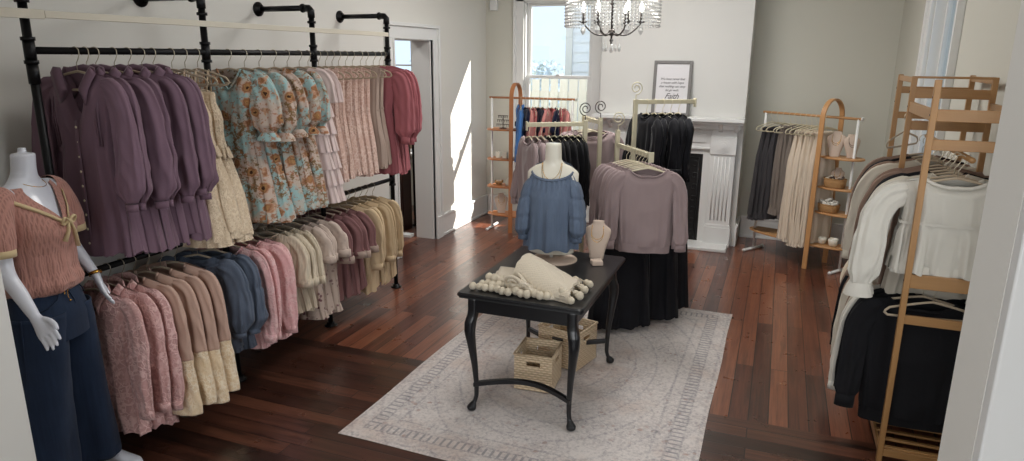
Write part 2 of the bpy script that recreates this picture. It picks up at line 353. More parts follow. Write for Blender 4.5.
M['wickerl'] = wicker('paper_rope', lin(226, 204, 172), lin(176, 150, 118), 62)
M['wickerd'] = wicker('seagrass', lin(196, 150, 96), lin(110, 74, 40), 90)
M['rug'] = rug_mat()
M['iron'] = painted('black_cast_iron', lin(20, 20, 22), .45, 40, .4)
M['frame'] = wood('grey_wood', lin(98, 96, 94), lin(122, 119, 116), 2)
M['paper'] = plain('white_paper', lin(214, 212, 214), .6)
M['ink'] = plain('grey_ink', lin(70, 68, 70), .6)
M['siding'] = painted('pale_siding', lin(236, 240, 246), .7)
M['fence'] = wood('bleached_fence_boards', lin(230, 229, 220), lin(246, 245, 240), 2, .5, .8)
M['grass'] = painted('outdoor_ground', lin(150, 155, 120), .95)
M['darkwood'] = wood('dark_walnut', lin(46, 28, 24), lin(70, 44, 36), 2)
M['ceramic'] = plain('white_glaze', lin(225, 220, 205), .25)
M['roof'] = painted('grey_shingle', lin(120, 122, 126), .9)
g = NT('window_glass'); g.p(color=(1, 1, 1), rough=.02)
_tr = g.n('ShaderNodeBsdfTransparent'); _gl = g.n('ShaderNodeBsdfGlossy', {'Roughness': .02}); 
g.t.links.new(g.n('ShaderNodeMixShader', {0: .06, 1: _tr.outputs[0], 2: _gl.outputs[0]}).outputs[0], g.t.nodes['Material Output'].inputs['Surface']); M['glass'] = g.m
g = NT('crystal'); g.p(color=(.93, .95, .95), rough=.10, spec=1.0, metal=.35); M['crystal'] = g.m
g = NT('lit_bulb'); g.p(color=(1, .95, .85), em=(1, .93, .82), ems=14); M['bulb'] = g.m

# ------------------------------------------------------------------ the room shell
XL, XR, YB, YF, HC = -3.57, 1.08, 8.25, 1.50, 3.5
def wall_with_holes(name, axis, at, thick, a0, a1, z0, z1, holes, mat):
    """axis 'Y': wall runs along Y at x=at..at+thick ; axis 'X': along X at y=at..at+thick."""
    mb = MB()
    def put(a, b, c, d):
        if b-a < 1e-4 or d-c < 1e-4: return
        if axis == 'Y': mb.box(min(at, at+thick), max(at, at+thick), a, b, c, d)
        else: mb.box(a, b, min(at, at+thick), max(at, at+thick), c, d)
    cur = a0
    for h0, h1, hz0, hz1 in sorted(holes):
        put(cur, h0, z0, z1); put(h0, h1, z0, hz0); put(h0, h1, hz1, z1); cur = h1
    put(cur, a1, z0, z1)
    return struct(mb.build(name, mat, smooth=False))
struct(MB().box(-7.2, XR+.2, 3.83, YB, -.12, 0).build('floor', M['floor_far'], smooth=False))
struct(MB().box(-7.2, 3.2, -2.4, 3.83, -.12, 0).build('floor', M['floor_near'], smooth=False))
struct(MB().box(-7.2, 3.2, -2.4, YB+.14, HC, HC+.12).build('ceiling', M['ceiling'], smooth=False))
wall_with_holes('wall_left', 'Y', XL, -.23, YF, YB, 0, HC, [(5.95, 6.75, 0, 2.21)], M['wall_white'])
wall_with_holes('wall_back', 'X', YB, .14, -7.2, XR+.2, 0, HC, [(-3.05, -2.17, .55, 2.70), (-5.05, -4.35, .75, 2.33)], M['wall'])
wall_with_holes('wall_right', 'Y', XR, .18, YF, YB, 0, HC, [(2.1, 3.1, .8, 2.7), (5.62, 6.56, .7, 2.9)], M['wall'])
wall_with_holes('wall_front', 'X', 1.30, .20, -7.2, 3.2, 0, HC, [(-2.54, .378, 0, 3.0)], M['wall_white'])
wall_with_holes('wall_side', 'Y', -7.2, -.12, -2.4, YB, 0, HC, [], M['wall'])
wall_with_holes('wall_entry', 'X', -2.4, -.14, -7.2, 3.2, 0, HC, [(-2.4, .4, .95, 2.85)], M['wall'])
wall_with_holes('wall_entry_side', 'Y', 3.2, .12, -2.4, 1.5, 0, HC, [], M['wall'])
# cased opening the camera looks through
def cased(name, parts, mat='trim', bev=.004):
    mb = MB()
    for p in parts: mb.box(*p)
    return struct(mb.build(name, M[mat], smooth=False, bevel=bev))
cased('trim_1', [(-2.70, -2.54, 1.27, 1.30, 0, 3.0), (.378+.0, .56, 1.262, 1.30, 0, 3.0), (-2.70, .56, 1.262, 1.30, 3.0, 3.14)])
# chimney breast with the fireplace
struct(MB().box(-1.93, -.34, 7.75, YB-.001, 0, HC-.001).build('wall_chimney', M['breast'], smooth=False))
# baseboards: tall board with a cap
def baseboard(name, x0, x1, y0, y1, side):
    mb = MB()
    if side in 'LR':
        s = 1 if side == 'L' else -1; x = x0
        mb.box(*sorted((x, x+s*.02)), y0, y1, 0, .23); mb.box(*sorted((x, x+s*.032)), y0, y1, .225, .255); mb.box(*sorted((x, x+s*.035)), y0, y1, 0, .025)
    else:
        mb.box(x0, x1, y0-.02, y0, 0, .23); mb.box(x0, x1, y0-.032, y0, .225, .255); mb.box(x0, x1, y0-.035, y0, 0, .025)
    return struct(mb.build(name, M['trim'], smooth=False, bevel=.004))
baseboard('baseboard_left', XL, 0, YF, 5.81, 'L'); baseboard('baseboard_left', XL, 0, 6.90, YB, 'L')
baseboard('baseboard_back', XL+.03, -1.94, YB, 0, 'B'); baseboard('baseboard_back', -.305, XR-.03, YB, 0, 'B')
baseboard('baseboard_right', XR, 0, YF, YB, 'R'); 
struct(MB().box(-.34, -.32, 7.73, YB-.03, 0, .23).box(-.34, -.308, 7.73, YB-.03, .225, .255).build('baseboard_chimney', M['trim'], smooth=False, bevel=.004))
# door casing in the left wall (two stepped boards each side, head board)
def door_casing():
    mb = MB()
    for x0, x1 in ((XL, XL+.025),):
        mb.box(x0, x1, 5.83, 5.95, 0, 2.21); mb.box(x0, x1, 6.75, 6.87, 0, 2.21); mb.box(x0, x1-.001, 5.83, 6.87, 2.21, 2.33)
        mb.box(x0, x1+.02, 5.80, 5.835, 0, 2.33); mb.box(x0, x1+.02, 6.865, 6.90, 0, 2.33); mb.box(x0, x1+.02, 5.80, 6.90, 2.33, 2.365)
        mb.box(x0, x1+.012, 6.75, 6.775, 0, 2.21); mb.box(x0, x1+.012, 5.925, 5.95, 0, 2.21)
        mb.box(x0, x1+.022, 6.752, 6.864, 0, .26)
    # jamb lining and threshold
    mb.box(XL-.23, XL, 6.735, 6.755, 0, 2.21); mb.box(XL-.23, XL, 5.945, 5.96, 0, 2.21); mb.box(XL-.23, XL, 5.95, 6.75, 2.20, 2.215)
    struct(mb.build('door_1', M['trim'], smooth=False, bevel=.003))
door_casing()

def sash_window(name, X, Y, z0, z1, width, casing, face, zr, muntins=None, depth=.12):
    """window in a wall; X,Y = middle of the opening at the inner wall face; face = rotation so local -Y looks into the room."""
    root = struct(MB().box(-width/2-casing, -width/2, -.03, 0, z0-.02, z1+casing).box(width/2, width/2+casing, -.03, 0, z0-.02, z1+casing)
                  .box(-width/2-casing, width/2+casing, -.03, 0, z1, z1+casing)
                  .box(-width/2-casing-.015, -width/2-casing+.02, -.05, 0, z0, z1+casing+.02).box(width/2+casing-.02, width/2+casing+.015, -.05, 0, z0, z1+casing+.02)
                  .box(-width/2, -width/2+.018, 0, depth, z0, z1).box(width/2-.018, width/2, 0, depth, z0, z1).box(-width/2, width/2, 0, depth, z1-.018, z1)
                  .box(-width/2-casing-.03, width/2+casing+.03, -.09, depth, z0-.045, z0).box(-width/2-casing, width/2+casing, -.03, 0, z0-.14, z0-.045)
                  .build(name, M['trim'], smooth=False, bevel=.004))
    root.location = (X, Y, 0); root.rotation_euler = (0, 0, face)
    w = width/2-.018
    for nm, a, b, y in (('upper_sash', zr-.02, z1-.018, .075), ('lower_sash', z0, zr+.02, .03)):
        mb = MB(); fr = .045
        mb.box(-w, -w+fr, y, y+.035, a, b); mb.box(w-fr, w, y, y+.035, a, b); mb.box(-w+fr, w-fr, y, y+.035, b-fr*.8, b); mb.box(-w+fr, w-fr, y, y+.035, a, a+fr*.9)
        if muntins:
            for k in range(1, muntins[0]): xx = -w+2*w*k/muntins[0]; mb.box(xx-.011, xx+.011, y+.004, y+.03, a+fr*.9, b-fr*.8)
            for k in range(1, muntins[1]): zz = a+(b-a)*k/muntins[1]; mb.box(-w+fr, w-fr, y+.004, y+.03, zz-.011, zz+.011)
        s = mb.build(nm, M['trim'], root, smooth=False, bevel=.003)
        MB().box(-w+fr-.004, w-fr+.004, y+.014, y+.018, a+fr*.8, b-fr*.7).build('pane', M['glass'], s, smooth=False)
    if not muntins: MB().box(-.025, .025, .01, .05, zr+.02, zr+.035).build('sash_lock', M['trim'], root, smooth=False, bevel=.002)
    return root
sash_window('window_1', -2.61, YB, .55, 2.70, .88, .12, 0, 1.80)
sash_window('window_2', -4.70, YB, .75, 2.33, .70, .10, 0, 1.55, muntins=(2, 2))
sash_window('window_3', XR, 6.09, .70, 2.90, .94, .12, -PI/2, 1.80, depth=.17)
sash_window('window_4', XR, 2.60, .80, 2.70, 1.0, .12, -PI/2, 1.75, depth=.17)  # added window, hidden from the camera, made to hold a fill lamp
# outdoors
struct(MB().box(-16, 12, YB+.14, 30, -.35, -.12).build('ground', M['grass'], smooth=False))
struct(MB().box(XR+.2, 12, 1.6, YB+.14, -.35, -.12).build('ground', M['grass'], smooth=False))
def siding_wall(parent, name, x0, x1, y, z0, z1, side='front', step=.16):
    mb = MB(); z = z0
    while z < z1:
        zt = min(z+step, z1)
        if side == 'front': mb.add([(x0, y-.022, z), (x1, y-.022, z), (x1, y-.004, zt), (x0, y-.004, zt), (x0, y, z), (x1, y, z)], [(0, 1, 2, 3), (4, 5, 1, 0)])
        else: mb.add([(y+.022*0-.022, x0, z), (y-.022, x1, z), (y-.004, x1, zt), (y-.004, x0, zt), (y, x0, z), (y, x1, z)], [(3, 2, 1, 0), (0, 1, 5, 4)])
        z += step
    return mb.build(name, M['siding'], parent, smooth=False)
nb = thing('neighbour_house', 'pale blue-white clapboard house beyond the fence outside the back window', 'building', (0, 0, 0))
MB().box(-3.45, 2.5, 11.53, 17, -.12, 3.7).build('wall', M['siding'], nb, smooth=False)
siding_wall(nb, 'clapboards', -3.47, 2.5, 11.53, -.12, 3.7); siding_wall(nb, 'clapboards', 11.52, 17, -3.45, -.12, 3.7, side='side')
MB().box(-3.50, -3.38, 11.48, 11.60, -.12, 3.7).build('corner_board', M['trim'], nb, smooth=False, bevel=.004)
MB().prism([(-3.75, 3.7), (2.8, 3.7), (2.8, 3.86), (-3.75, 3.86)], 11.2, 17.3).build('roof', M['roof'], nb, smooth=False)
nb2 = thing('side_house', 'white clapboard neighbouring house seen through the right wall window', 'building', (0, 0, 0))  # unseen house, placed and sized to keep sun out of the right window
MB().box(5.5, 9, 4, 14, -.12, 7.4).build('wall', M['siding'], nb2, smooth=False)
siding_wall(nb2, 'clapboards', 4, 14, 5.5, -.12, 7.4, side='side')
MB().prism([(5.2, 7.4), (9.2, 7.4), (9.2, 7.6), (5.2, 7.6)], 3.8, 14.2).build('roof', M['roof'], nb2, smooth=False)
def fence(name, x0, x1, y, h, label, gap=.05, bw=.125):
    r = thing(name, label, 'fence', (x0, y, -.12)); L = x1-x0; n = int(L/(bw+gap)); random.seed(5)
    for z in (.35, 1.05, h-.28): MB().box(0, L, .02, .06, z, z+.09).build('rail', M['fence'], r, smooth=False, bevel=.004)
    for i in range(n):
        x = i*(bw+gap); w = bw*random.uniform(.9, 1.05)
        MB().box(x, x+w, -.004, .018, .03, h+random.uniform(-.02, .02)).build('board', M['fence'], r, smooth=False)
    for x in (0, L*.33, L*.66, L-.1): MB().box(x, x+.09, .06, .15, 0, h-.05).build('post', M['fence'], r, smooth=False)
    return r
fence('wooden_fence', -6.6, 0.4, 9.7, 1.86, 'bleached vertical board fence behind the back window', gap=.018)
# pale shrubs that show as a haze at the foot of the upper pane
random.seed(11)
def shrub(x, y, h, w, label):
    mb = MB(); n = 900
    for i in range(n):
        a = random.uniform(0, 2*PI); u = random.uniform(0, 1)**.6; z = random.uniform(.2, 1)*h
        rr = w*u*math.sqrt(max(.05, 1-((z/h-.55)/.6)**2)); p = Vector((x+rr*math.cos(a), y+rr*math.sin(a), z-.1)); s = random.uniform(.04, .08)
        d = Vector((random.gauss(0, 1), random.gauss(0, 1), random.gauss(0, 1))).normalized(); e = d.orthogonal().normalized()*s*.5; d *= s
        mb.add([p-d, p+e, p+d, p-e], [(0, 1, 2, 3)])
    o = mb.build('shrub_leaves', M['leaf']); return o
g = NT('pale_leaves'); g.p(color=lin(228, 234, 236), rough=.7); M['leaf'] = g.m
for i, (x, y, h, w) in enumerate(((-4.95, 13.2, 1.98, 1.0), (-6.1, 17.2, 2.05, 1.1), (-7.9, 15.5, 2.1, 1.1))):
    r = thing('garden_shrub', ['leafy shrub behind the fence nearest the clapboard house corner', 'lower leafy shrub farthest from the camera behind the fence', 'tall leafy shrub behind the fence, farthest left outdoors'][i], 'shrub', (0, 0, 0))
    f = shrub(x, y, h, w, ''); f.name = 'foliage'; f.parent = r; MB().tube([(x, y, -.12), (x+.03, y, h*.5)], [.05, .03], 8).build('trunk', M['darkwood'], r)

# ------------------------------------------------------------------ fireplace surround, hearth, firebox
def fireplace():
    F0 = 7.75
    r = thing('fireplace_surround', 'white painted wooden mantelpiece with fluted pilasters on the chimney wall', 'fireplace', (0, F0, 0))
    T = M['trim']
    def pil(x0, x1):
        o = MB().box(x0, x1, -.07, 0, .0, 1.30).box(x0-.015, x1+.015, -.09, 0, .0, .22).box(x0-.008, x1+.008, -.08, 0, .22, .25).build('pilaster', T, r, smooth=False, bevel=.004)
        n = 5; w = (x1-x0-.06)/n
        fl = MB()
        for k in range(n): xx = x0+.03+w*(k+.5); fl.tube([(xx, -.072, .30), (xx, -.072, 1.00)], .0065, 8)
        fl.build('fluting', T, o)
        cb = MB().box(x0-.006, x1+.006, -.085, 0, 1.03, 1.22).build('corner_block', T, r, smooth=False, bevel=.004)
        xc = (x0+x1)/2; M90 = Matrix.Translation((xc, -.085, 1.125)) @ Matrix.Rotation(PI/2, 4, 'X')
        ro = MB()
        for R_, z_ in ((.075, .006), (.055, .012), (.03, .02)): ro.v += []; ro.rings([[tuple(M90 @ Vector((R_*math.cos(2*PI*j/24), R_*math.sin(2*PI*j/24), zz))) for j in range(24)] for zz in (0, z_)])
        ro.build('rosette', T, cb, smooth=False)
        for xx in (x0+.03, x1-.07):   # little brackets under the shelf
            MB().prism([(0, 0), (0, .1), (.1, .1)], 0, .04, Matrix.Translation((xx+.04, 0, 1.27)) @ Matrix.Rotation(-PI/2, 4, 'Z') @ Matrix.Translation((.07, 0, 0))).build('bracket', T, r, smooth=False, bevel=.003)
    pil(-1.87, -1.61); pil(-.66, -.40)
    MB().box(-1.61, -.66, -.05, 0, 1.09, 1.30).box(-1.55, -.72, -.062, 0, 1.15, 1.25).box(-1.61, -.66, -.065, 0, 1.28, 1.31).box(-1.61, -.66, -.06, 0, 1.075, 1.10).build('frieze', T, r, smooth=False, bevel=.004)
    MB().box(-1.90, -.37, -.11, 0, 1.30, 1.35).box(-1.93, -.345, -.15, 0, 1.35, 1.385).box(-1.97, -.33, -.22, 0, 1.385, 1.425).build('mantel_shelf', T, r, smooth=False, bevel=.006)
    MB().box(-1.61, -1.50, -.03, 0, 0.02, 1.09).box(-.74, -.66, -.03, 0, .02, 1.09).box(-1.5, -.74, -.03, 0, 1.02, 1.09).build('inner_facing', T, r, smooth=False, bevel=.003)
    ir = MB().box(-1.50, -.74, -.02, -.002, .03, 1.02).build('summer_cover', M['iron'], r, smooth=False)
    orn = MB()
    random.seed(2)
    for k in range(7):
        z = .12+k*.13
        for sx in (-1, 1):
            for q in range(3):
                x = -1.12+sx*(.08+q*.11); orn.tube([(x+.045*math.cos(a*.5)*(1-a/14), -.024, z+.05*math.sin(a*.5)*(1-a/14)) for a in range(12)], .006, 6)
    orn.tube([(-1.46, -.024, .06), (-1.46, -.024, .98), (-.78, -.024, .98), (-.78, -.024, .06)], .008, 6, loop=True)
    orn.build('scrollwork', M['iron'], ir)
    h = MB().box(-1.93, -.40, 7.42, 7.75, 0, .035).build('hearth_slab', T, smooth=False, bevel=.006); tag(h, 'white painted hearth slab on the floor before the fireplace', 'hearth')
fireplace()

def text_mesh(lines, name, mat, parent, Mx):
    me_all = MB()
    for txt, size, x, z, shear in lines:
        cu = bpy.data.curves.new('t', 'FONT'); cu.body = txt; cu.size = size; cu.align_x = 'CENTER'; cu.shear = shear; cu.extrude = .0004; cu.resolution_u = 2; cu.space_character = .92
        o = bpy.data.objects.new('t', cu); COL.objects.link(o); bpy.context.view_layer.update()
        me = bpy.data.meshes.new_from_object(o.evaluated_get(bpy.context.evaluated_depsgraph_get()))
        n = len(me_all.v)
        me_all.v += [tuple(Mx @ Vector((v.co.x+x, v.co.z, v.co.y+z))) for v in me.vertices]; me_all.f += [tuple(i+n for i in p.vertices) for p in me.polygons]
        bpy.data.objects.remove(o); bpy.data.curves.remove(cu); bpy.data.meshes.remove(me)
    return me_all.build(name, mat, parent, smooth=False)
def picture():
    r = thing('framed_print', 'grey framed print with handwritten script standing on the mantel', 'picture', (-1.12, 7.655, 1.427)); r.rotation_euler = (math.radians(-7), 0, math.radians(2))
    w, h, b = .205, .59, .033
    MB().box(-w, -w+b, -.02, 0, 0, h).box(w-b, w, -.02, 0, 0, h).box(-w+b, w-b, -.02, 0, 0, b).box(-w+b, w-b, -.02, 0, h-b, h).build('frame', M['frame'], r, smooth=False, bevel=.003)
    MB().box(-w+b-.003, w-b+.003, -.008, -.003, b-.003, h-b+.003).build('paper', M['paper'], r, smooth=False)
    text_mesh([('We have never lost', .036, 0, .385, .45), ('a house with hope', .036, 0, .345, .45), ('that nothing can stop', .036, 0, .305, .45), ('let go with', .036, 0, .265, .45), ('Faith', .085, 0, .185, .5)], 'lettering', M['ink'], r, Matrix.Translation((0, -.0095, 0)))
picture()
s = MB().box(-3.50, -3.40, 8.20, YB, 2.60, 2.74).build('wall_sensor', M['trim'], smooth=False, bevel=.008); tag(s, 'small white sensor box high on the wall in the back left corner', 'sensor')

# ------------------------------------------------------------------ rug
def rug():
    mb = MB(); nx, ny = 60, 86; rows = []
    for j in range(ny+1):
        row = []
        for i in range(nx+1):
            x = -.95+1.9*i/nx; y = -1.38+2.76*j/ny
            zz = .008+.004*noise.noise(Vector((x*3, y*3, 0)))+.003*math.exp(-((x+.2*y-.1)/.04)**2)*(1 if abs(y) < 1.2 else 0)
            if i in (0, nx) or j in (0, ny): zz = .002
            row.append((x+.004*math.sin(y*5), y+.004*math.sin(x*6), zz))
        rows.append(row)
    mb.rings(rows, closed=False)
    o = mb.build('area_rug', M['rug'], loc=(-1.165, 4.19, 0)); o.rotation_euler = (0, 0, math.radians(-.5))
    tag(o, 'large faded grey and beige oriental rug under the black table', 'rug')
rug()

for i, (x, y) in enumerate(((-1.3, 5.8), (-1.0, 3.0), (-5.2, 5.6))):  # fixtures added out of view to house the overhead fill lamps
    c = thing('ceiling_light', ['white flush ceiling light nearer the fireplace', 'white flush ceiling light above the black table', 'white flush ceiling light in the next room'][i], 'light', (x, y, HC))
    MB().box(-.6, .6, -.6, .6, -.05, -.002).build('housing', M['trim'], c, smooth=False, bevel=.01)

# ------------------------------------------------------------------ garment building kit (local frame: hook over the rod at the origin, front faces -Y)
def shz(x, slope=.30): return -.078-slope*abs(x)**1.15
def body(prof, sw=.20, neck=(.075, .07, .015, 2.0), folds=10, amp=(.002, .014), seed=0, hem=(0, 0), nu=80, nv=36, slope=.30, lean=.0, sq=.75, tuck=None):
    """prof: (depth below hook, half width, half depth) from the chest down; neck=(half width, front drop, back drop, power)"""
    seed = seed+VAR; rnd = random.Random(seed); ph = [rnd.uniform(0, 6.28) for _ in range(6)]
    L = prof[-1][0]; rows = []
    for i in range(nv+1):
        t = i/nv; row = []
        for j in range(nu):
            u = 2*PI*j/nu; c = math.cos(u); s_ = math.sin(u); cx = sp(c, sq)
            zt = .10+(L-.10)*t
            hw, hd = interp(prof, zt)
            if t < .10: k = smooth(t/.10); hw = lerp(sw, hw, k); hd = lerp(.008, hd, k**.8)
            a = lerp(amp[0], amp[1], t**1.3)
            w = ((1-2*abs(math.sin(folds*.5*u+ph[0]+.5*math.sin(3*t+ph[3]))))*.75+math.sin(folds*.55*u*2//1 if False else (folds//2)*u+ph[1]+2*t)*.5+math.sin((folds*2-1)*u+ph[2])*.28)
            if tuck: w *= 1-.75*math.exp(-((zt-tuck)/.035)**2)
            x = hw*cx*(1+.12*a/.014*w*.25)
            cr = crease((x, .3*s_, -zt), (6.5, 5, 2.6), seed*.31)
            y = hd*sp(s_, .8)*(1+.10*cr*t)+a*w*(1 if abs(s_) > .15 else .5)+math.copysign(1, s_)*.010*cr*smooth(t*4)*min(1, abs(s_)*2)
            xs = sw*cx; z0 = shz(xs, slope)
            if abs(xs) < neck[0]:
                q = 1-(abs(xs)/neck[0])**neck[3]; z0 -= (neck[1] if s_ < 0 else neck[2])*q
            z1 = -L-hem[0]*cx*cx-hem[1]*math.sin(folds*u*.5//1+ph[4])*.5-.006*math.sin(folds*u+ph[0])
            z = lerp(z0, z1, t); y += lean*t*t
            x += .006*math.sin(4*t+ph[5])*t
            row.append((x, y, z))
        rows.append(row)
    return MB().rings(rows, cap=False)
def crease(p, sc=(7, 9, 3.2), seed=0):
    n1 = noise.noise(Vector((p[0]*sc[0]+seed*3.7, p[1]*sc[1], p[2]*sc[2]+seed)))
    n2 = noise.noise(Vector((p[0]*sc[0]*2.3+seed, p[1]*sc[1]*2+9, p[2]*sc[2]*1.7+p[0]*6)))
    return (1-2*abs(n1)*1.6)*.7+n2*.6
def sleeve(side, sh=(.19, 0, -.13), L=.55, out=.07, fwd=-.03, prof=((0, .05), (.5, .055), (1, .045)), flat=.6, folds=7, amp=.004, seed=0, n=22, nv=34, bend=0, slope=.30, t0=0, t1=1, fold2=1.0):
    flat *= .62
    seed = seed+VAR; rnd = random.Random(seed+(7 if side > 0 else 0)); p1, p2, p3 = (rnd.uniform(0, 6.28) for _ in range(3)); rows = []; L *= rnd.uniform(.985, 1.015)
    r0 = interp(prof, .12)[0]
    # centre line: leaves the body along the shoulder slope, then turns down
    xs = sh[0]-.055; ctrl = [(xs, shz(xs, slope)-r0*.80), (sh[0]+.000, shz(sh[0], slope)-r0*.86), (sh[0]+out*.45, sh[2]-r0*.7-.035), (sh[0]+out*.75, sh[2]-.22*L-.05)]
    for k in (.5, .75, 1): ctrl.append((sh[0]+out*(.75+.25*(k-.25)/.75)+bend*math.sin(k*PI), sh[2]-L*k))
    P = []
    for i in range(len(ctrl)-1):
        q0, q1, q2, q3 = ctrl[max(i-1, 0)], ctrl[i], ctrl[i+1], ctrl[min(i+2, len(ctrl)-1)]
        for j in range(6):
            t = j/6; P.append(tuple(.5*((2*q1[c])+(-q0[c]+q2[c])*t+(2*q0[c]-5*q1[c]+4*q2[c]-q3[c])*t*t+(-q0[c]+3*q1[c]-3*q2[c]+q3[c])*t**3) for c in (0, 1)))
    P.append(ctrl[-1]); m = len(P); acc = [0]
    for i in range(1, m): acc.append(acc[-1]+math.hypot(P[i][0]-P[i-1][0], P[i][1]-P[i-1][1]))
    def at(d):
        for i in range(1, m):
            if d <= acc[i] or i == m-1: t = (d-acc[i-1])/(acc[i]-acc[i-1]+1e-9); return (lerp(P[i-1][0], P[i][0], t), lerp(P[i-1][1], P[i][1], t))
    for i in range(nv+1):
        t = lerp(t0, t1, i/nv); d = acc[-1]*t; x, z = at(d); x2, z2 = at(min(acc[-1], d+.01)); x1, z1 = at(max(0, d-.01)); T = Vector((x2-x1, 0, z2-z1)).normalized(); N = Vector((-T.z, 0, T.x))
        r, = interp(prof, t); r *= lerp(.55, 1, smooth(t/.10)); y = sh[1]+fwd*t+.006*math.sin(5*t+p3); row = []
        for j in range(n*2):
            u = PI*j/n; cu, su = math.cos(u), math.sin(u)
            k1 = 1-2*abs(math.sin(folds*.5*u+p1+1.1*math.sin(2.3*t+p2))); k2 = math.sin((folds+2)*u+p3+2.5*t)
            q = Vector((x, y, z))+N*(r*cu)+Vector((0, r*flat*su, 0)); c = crease((q.x*1.1+q.z*.35, q.y*3+su*.15, q.z), (9, 6, 5.5), seed*.37+side)
            g_ = (.45+.55*t)*min(1, 9*(1-t)+.3); wv = amp*1.5*(k1*.7+k2*.35)*g_+amp*1.9*c*smooth(t*5)*g_*fold2
            rr = r+wv*.55; q = Vector((x, y, z))+N*(rr*cu)+Vector((0, r*flat*su+wv*sp(su, .4), 0))
            row.append((side*q.x, q.y, q.z))
        rows.append(row if side > 0 else row[::-1])
    return MB().rings(rows)
def band_on(profile_pts, r, n=8): return MB().tube(profile_pts, r, n)
def neck_line(sw, neck, slope=.30, n=24, front=True, off=0):
    pts = []
    for i in range(n+1):
        x = -neck[0]+2*neck[0]*i/n; q = 1-min(1, abs(x)/neck[0])**neck[3]
        pts.append((x, (-1 if front else 1)*(.009+.018*q)+(-off if front else off), shz(x, slope)-(neck[1] if front else neck[2])*q))
    return pts
def collar(parent, m, sw, neck, slope=.30, w=.055, point=.03):
    mb = MB()
    for s_ in (-1, 1):
        rows = []
        for i in range(9):
            t = i/8; x = s_*neck[0]*(1-t*.62); q = 1-(abs(x)/neck[0])**neck[3]
            zt = shz(x, slope)-neck[1]*q*.98+.012*(1-t)+.01; y = -.016-.026*math.sin(t*PI*.5)
            o = Vector((s_*(w*(1-.15*t)), -.012, -w*(.45+.35*t)-(point if i > 5 else 0)*(i-5)/3))
            rows.append([(x, y, zt), (x+o.x*.5, y-.016, zt+.004), (x+o.x, y-.012, zt+o.z), (x+o.x*.9, y-.008, zt+o.z), (x, y+.004, zt-.01)])
        mb.rings(rows, cap=True)
    back = []
    for i in range(13):
        x = neck[0]*math.cos(PI*i/12)*1.02; y = .01+.022*math.sin(PI*i/12); z = shz(x, slope)+.018-neck[2]*.5
        back.append([(x, y, z-.035), (x*1.02, y+.012, z-.03), (x*1.0, y+.006, z+.008), (x*.97, y-.004, z+.004)])
    mb.rings(back)
    return mb.build('collar', m, parent)
def buttons(parent, m, xs, z0, z1, n, y, r=.006):
    for i in range(n):
        z = lerp(z0, z1, i/(n-1)); MB().ball((xs, y(z), z), r, 8, 5, (1, .5, 1)).build('button', m, parent)
def trim_ring(parent, name, m, hw, hd, z, h=.02, folds=14, amp=.006, seed=0, sq=.75, flare=.0, n=72):
    rnd = random.Random(seed); p = rnd.uniform(0, 6); rows = []
    for k in range(5):
        t = k/4; row = []
        for j in range(n):
            u = 2*PI*j/n; w = math.sin(folds*u+p)+.5*math.sin((folds+5)*u)
            row.append(((hw+flare*t)*sp(math.cos(u), sq)*(1+.0*w), (hd+flare*t*.6)*sp(math.sin(u), .8)+amp*w*(.4+t), z-h*t-.003*w))
        rows.append(row)
    return MB().rings(rows, cap=False).build(name, m, parent)

# ------------------------------------------------------------------ hangers
def make_hanger(m=None, hm=None, wide=.205, name='clothes_hanger', simple=False):
    r = thing(name, 'hanger', 'hanger'); m = m or M['hanger']; hm = hm or M['hook']
    pts = [(-.024*math.cos(a*.01745), 0, -.002+.024*math.sin(a*.01745)) for a in range(-35, 181, 18)]
    pts = [(x, y, z) for x, y, z in pts]+[(.023, 0, -.012), (.012, 0, -.036), (0, 0, -.052), (0, 0, -.082)]
    MB().tube(pts, .0022, 6).build('hook', hm, r)
    fr = MB(); ptsf = []
    for i in range(-12, 13): x = wide*i/12; ptsf.append((x, 0, shz(x)-.012-(.012 if abs(i) == 12 else 0)))
    e = shz(wide)-.012
    loop = ptsf+[(wide+.004, 0, e-.022), (wide-.012, 0, e-.036), (0, 0, e-.038), (-wide+.012, 0, e-.036), (-wide-.004, 0, e-.022)]
    fr.tube(loop, .0062, 8, loop=True, up=(0, 1, 0), sq=.6)
    fr.build('shoulder_frame', m, r)
    return r
H_TAN = make_hanger(); H_CREAM = make_hanger(M['hanger_cream'], M['hanger_cream'])
_used = set()
_protos = []
def variants(fn, n, *a, **k):
    global VAR
    out = []
    for v in range(n): VAR = v*19; out.append(fn(*a, **k))
    VAR = 0; _protos.extend(out); return out
def put(proto, loc, rz=0, label=None, group=None, cat=None, scale=None):
    if proto.name in _used: o = copy_tree(proto)
    else: o = proto; _used.add(proto.name)
    o.location = loc; o.rotation_euler = (0, 0, rz)
    if label: o['label'] = label
    if group: o['group'] = group
    if cat: o['category'] = cat
    if scale: o.scale = scale
    return o
JR = random.Random(4)
def hang(proto, hanger, loc, rz, label, group, hlabel, hgroup='hangers', rod_r=.017, dz=0, jit=.05, sc=1):
    rz += JR.uniform(-jit, jit)*1.5
    if isinstance(proto, list): proto = next((p for p in proto if p.name not in _used), None) or JR.choice(proto)
    if sc == 1: sc = (JR.uniform(.96, 1.03), 1, JR.uniform(.97, 1.02))
    p = (loc[0], loc[1], loc[2]+rod_r-.020)
    if hanger: put(hanger, p, rz, hlabel, hgroup)
    if proto: put(proto, p, rz, label, group, scale=(sc if isinstance(sc, tuple) else (sc, 1, sc)) if sc != 1 else None)

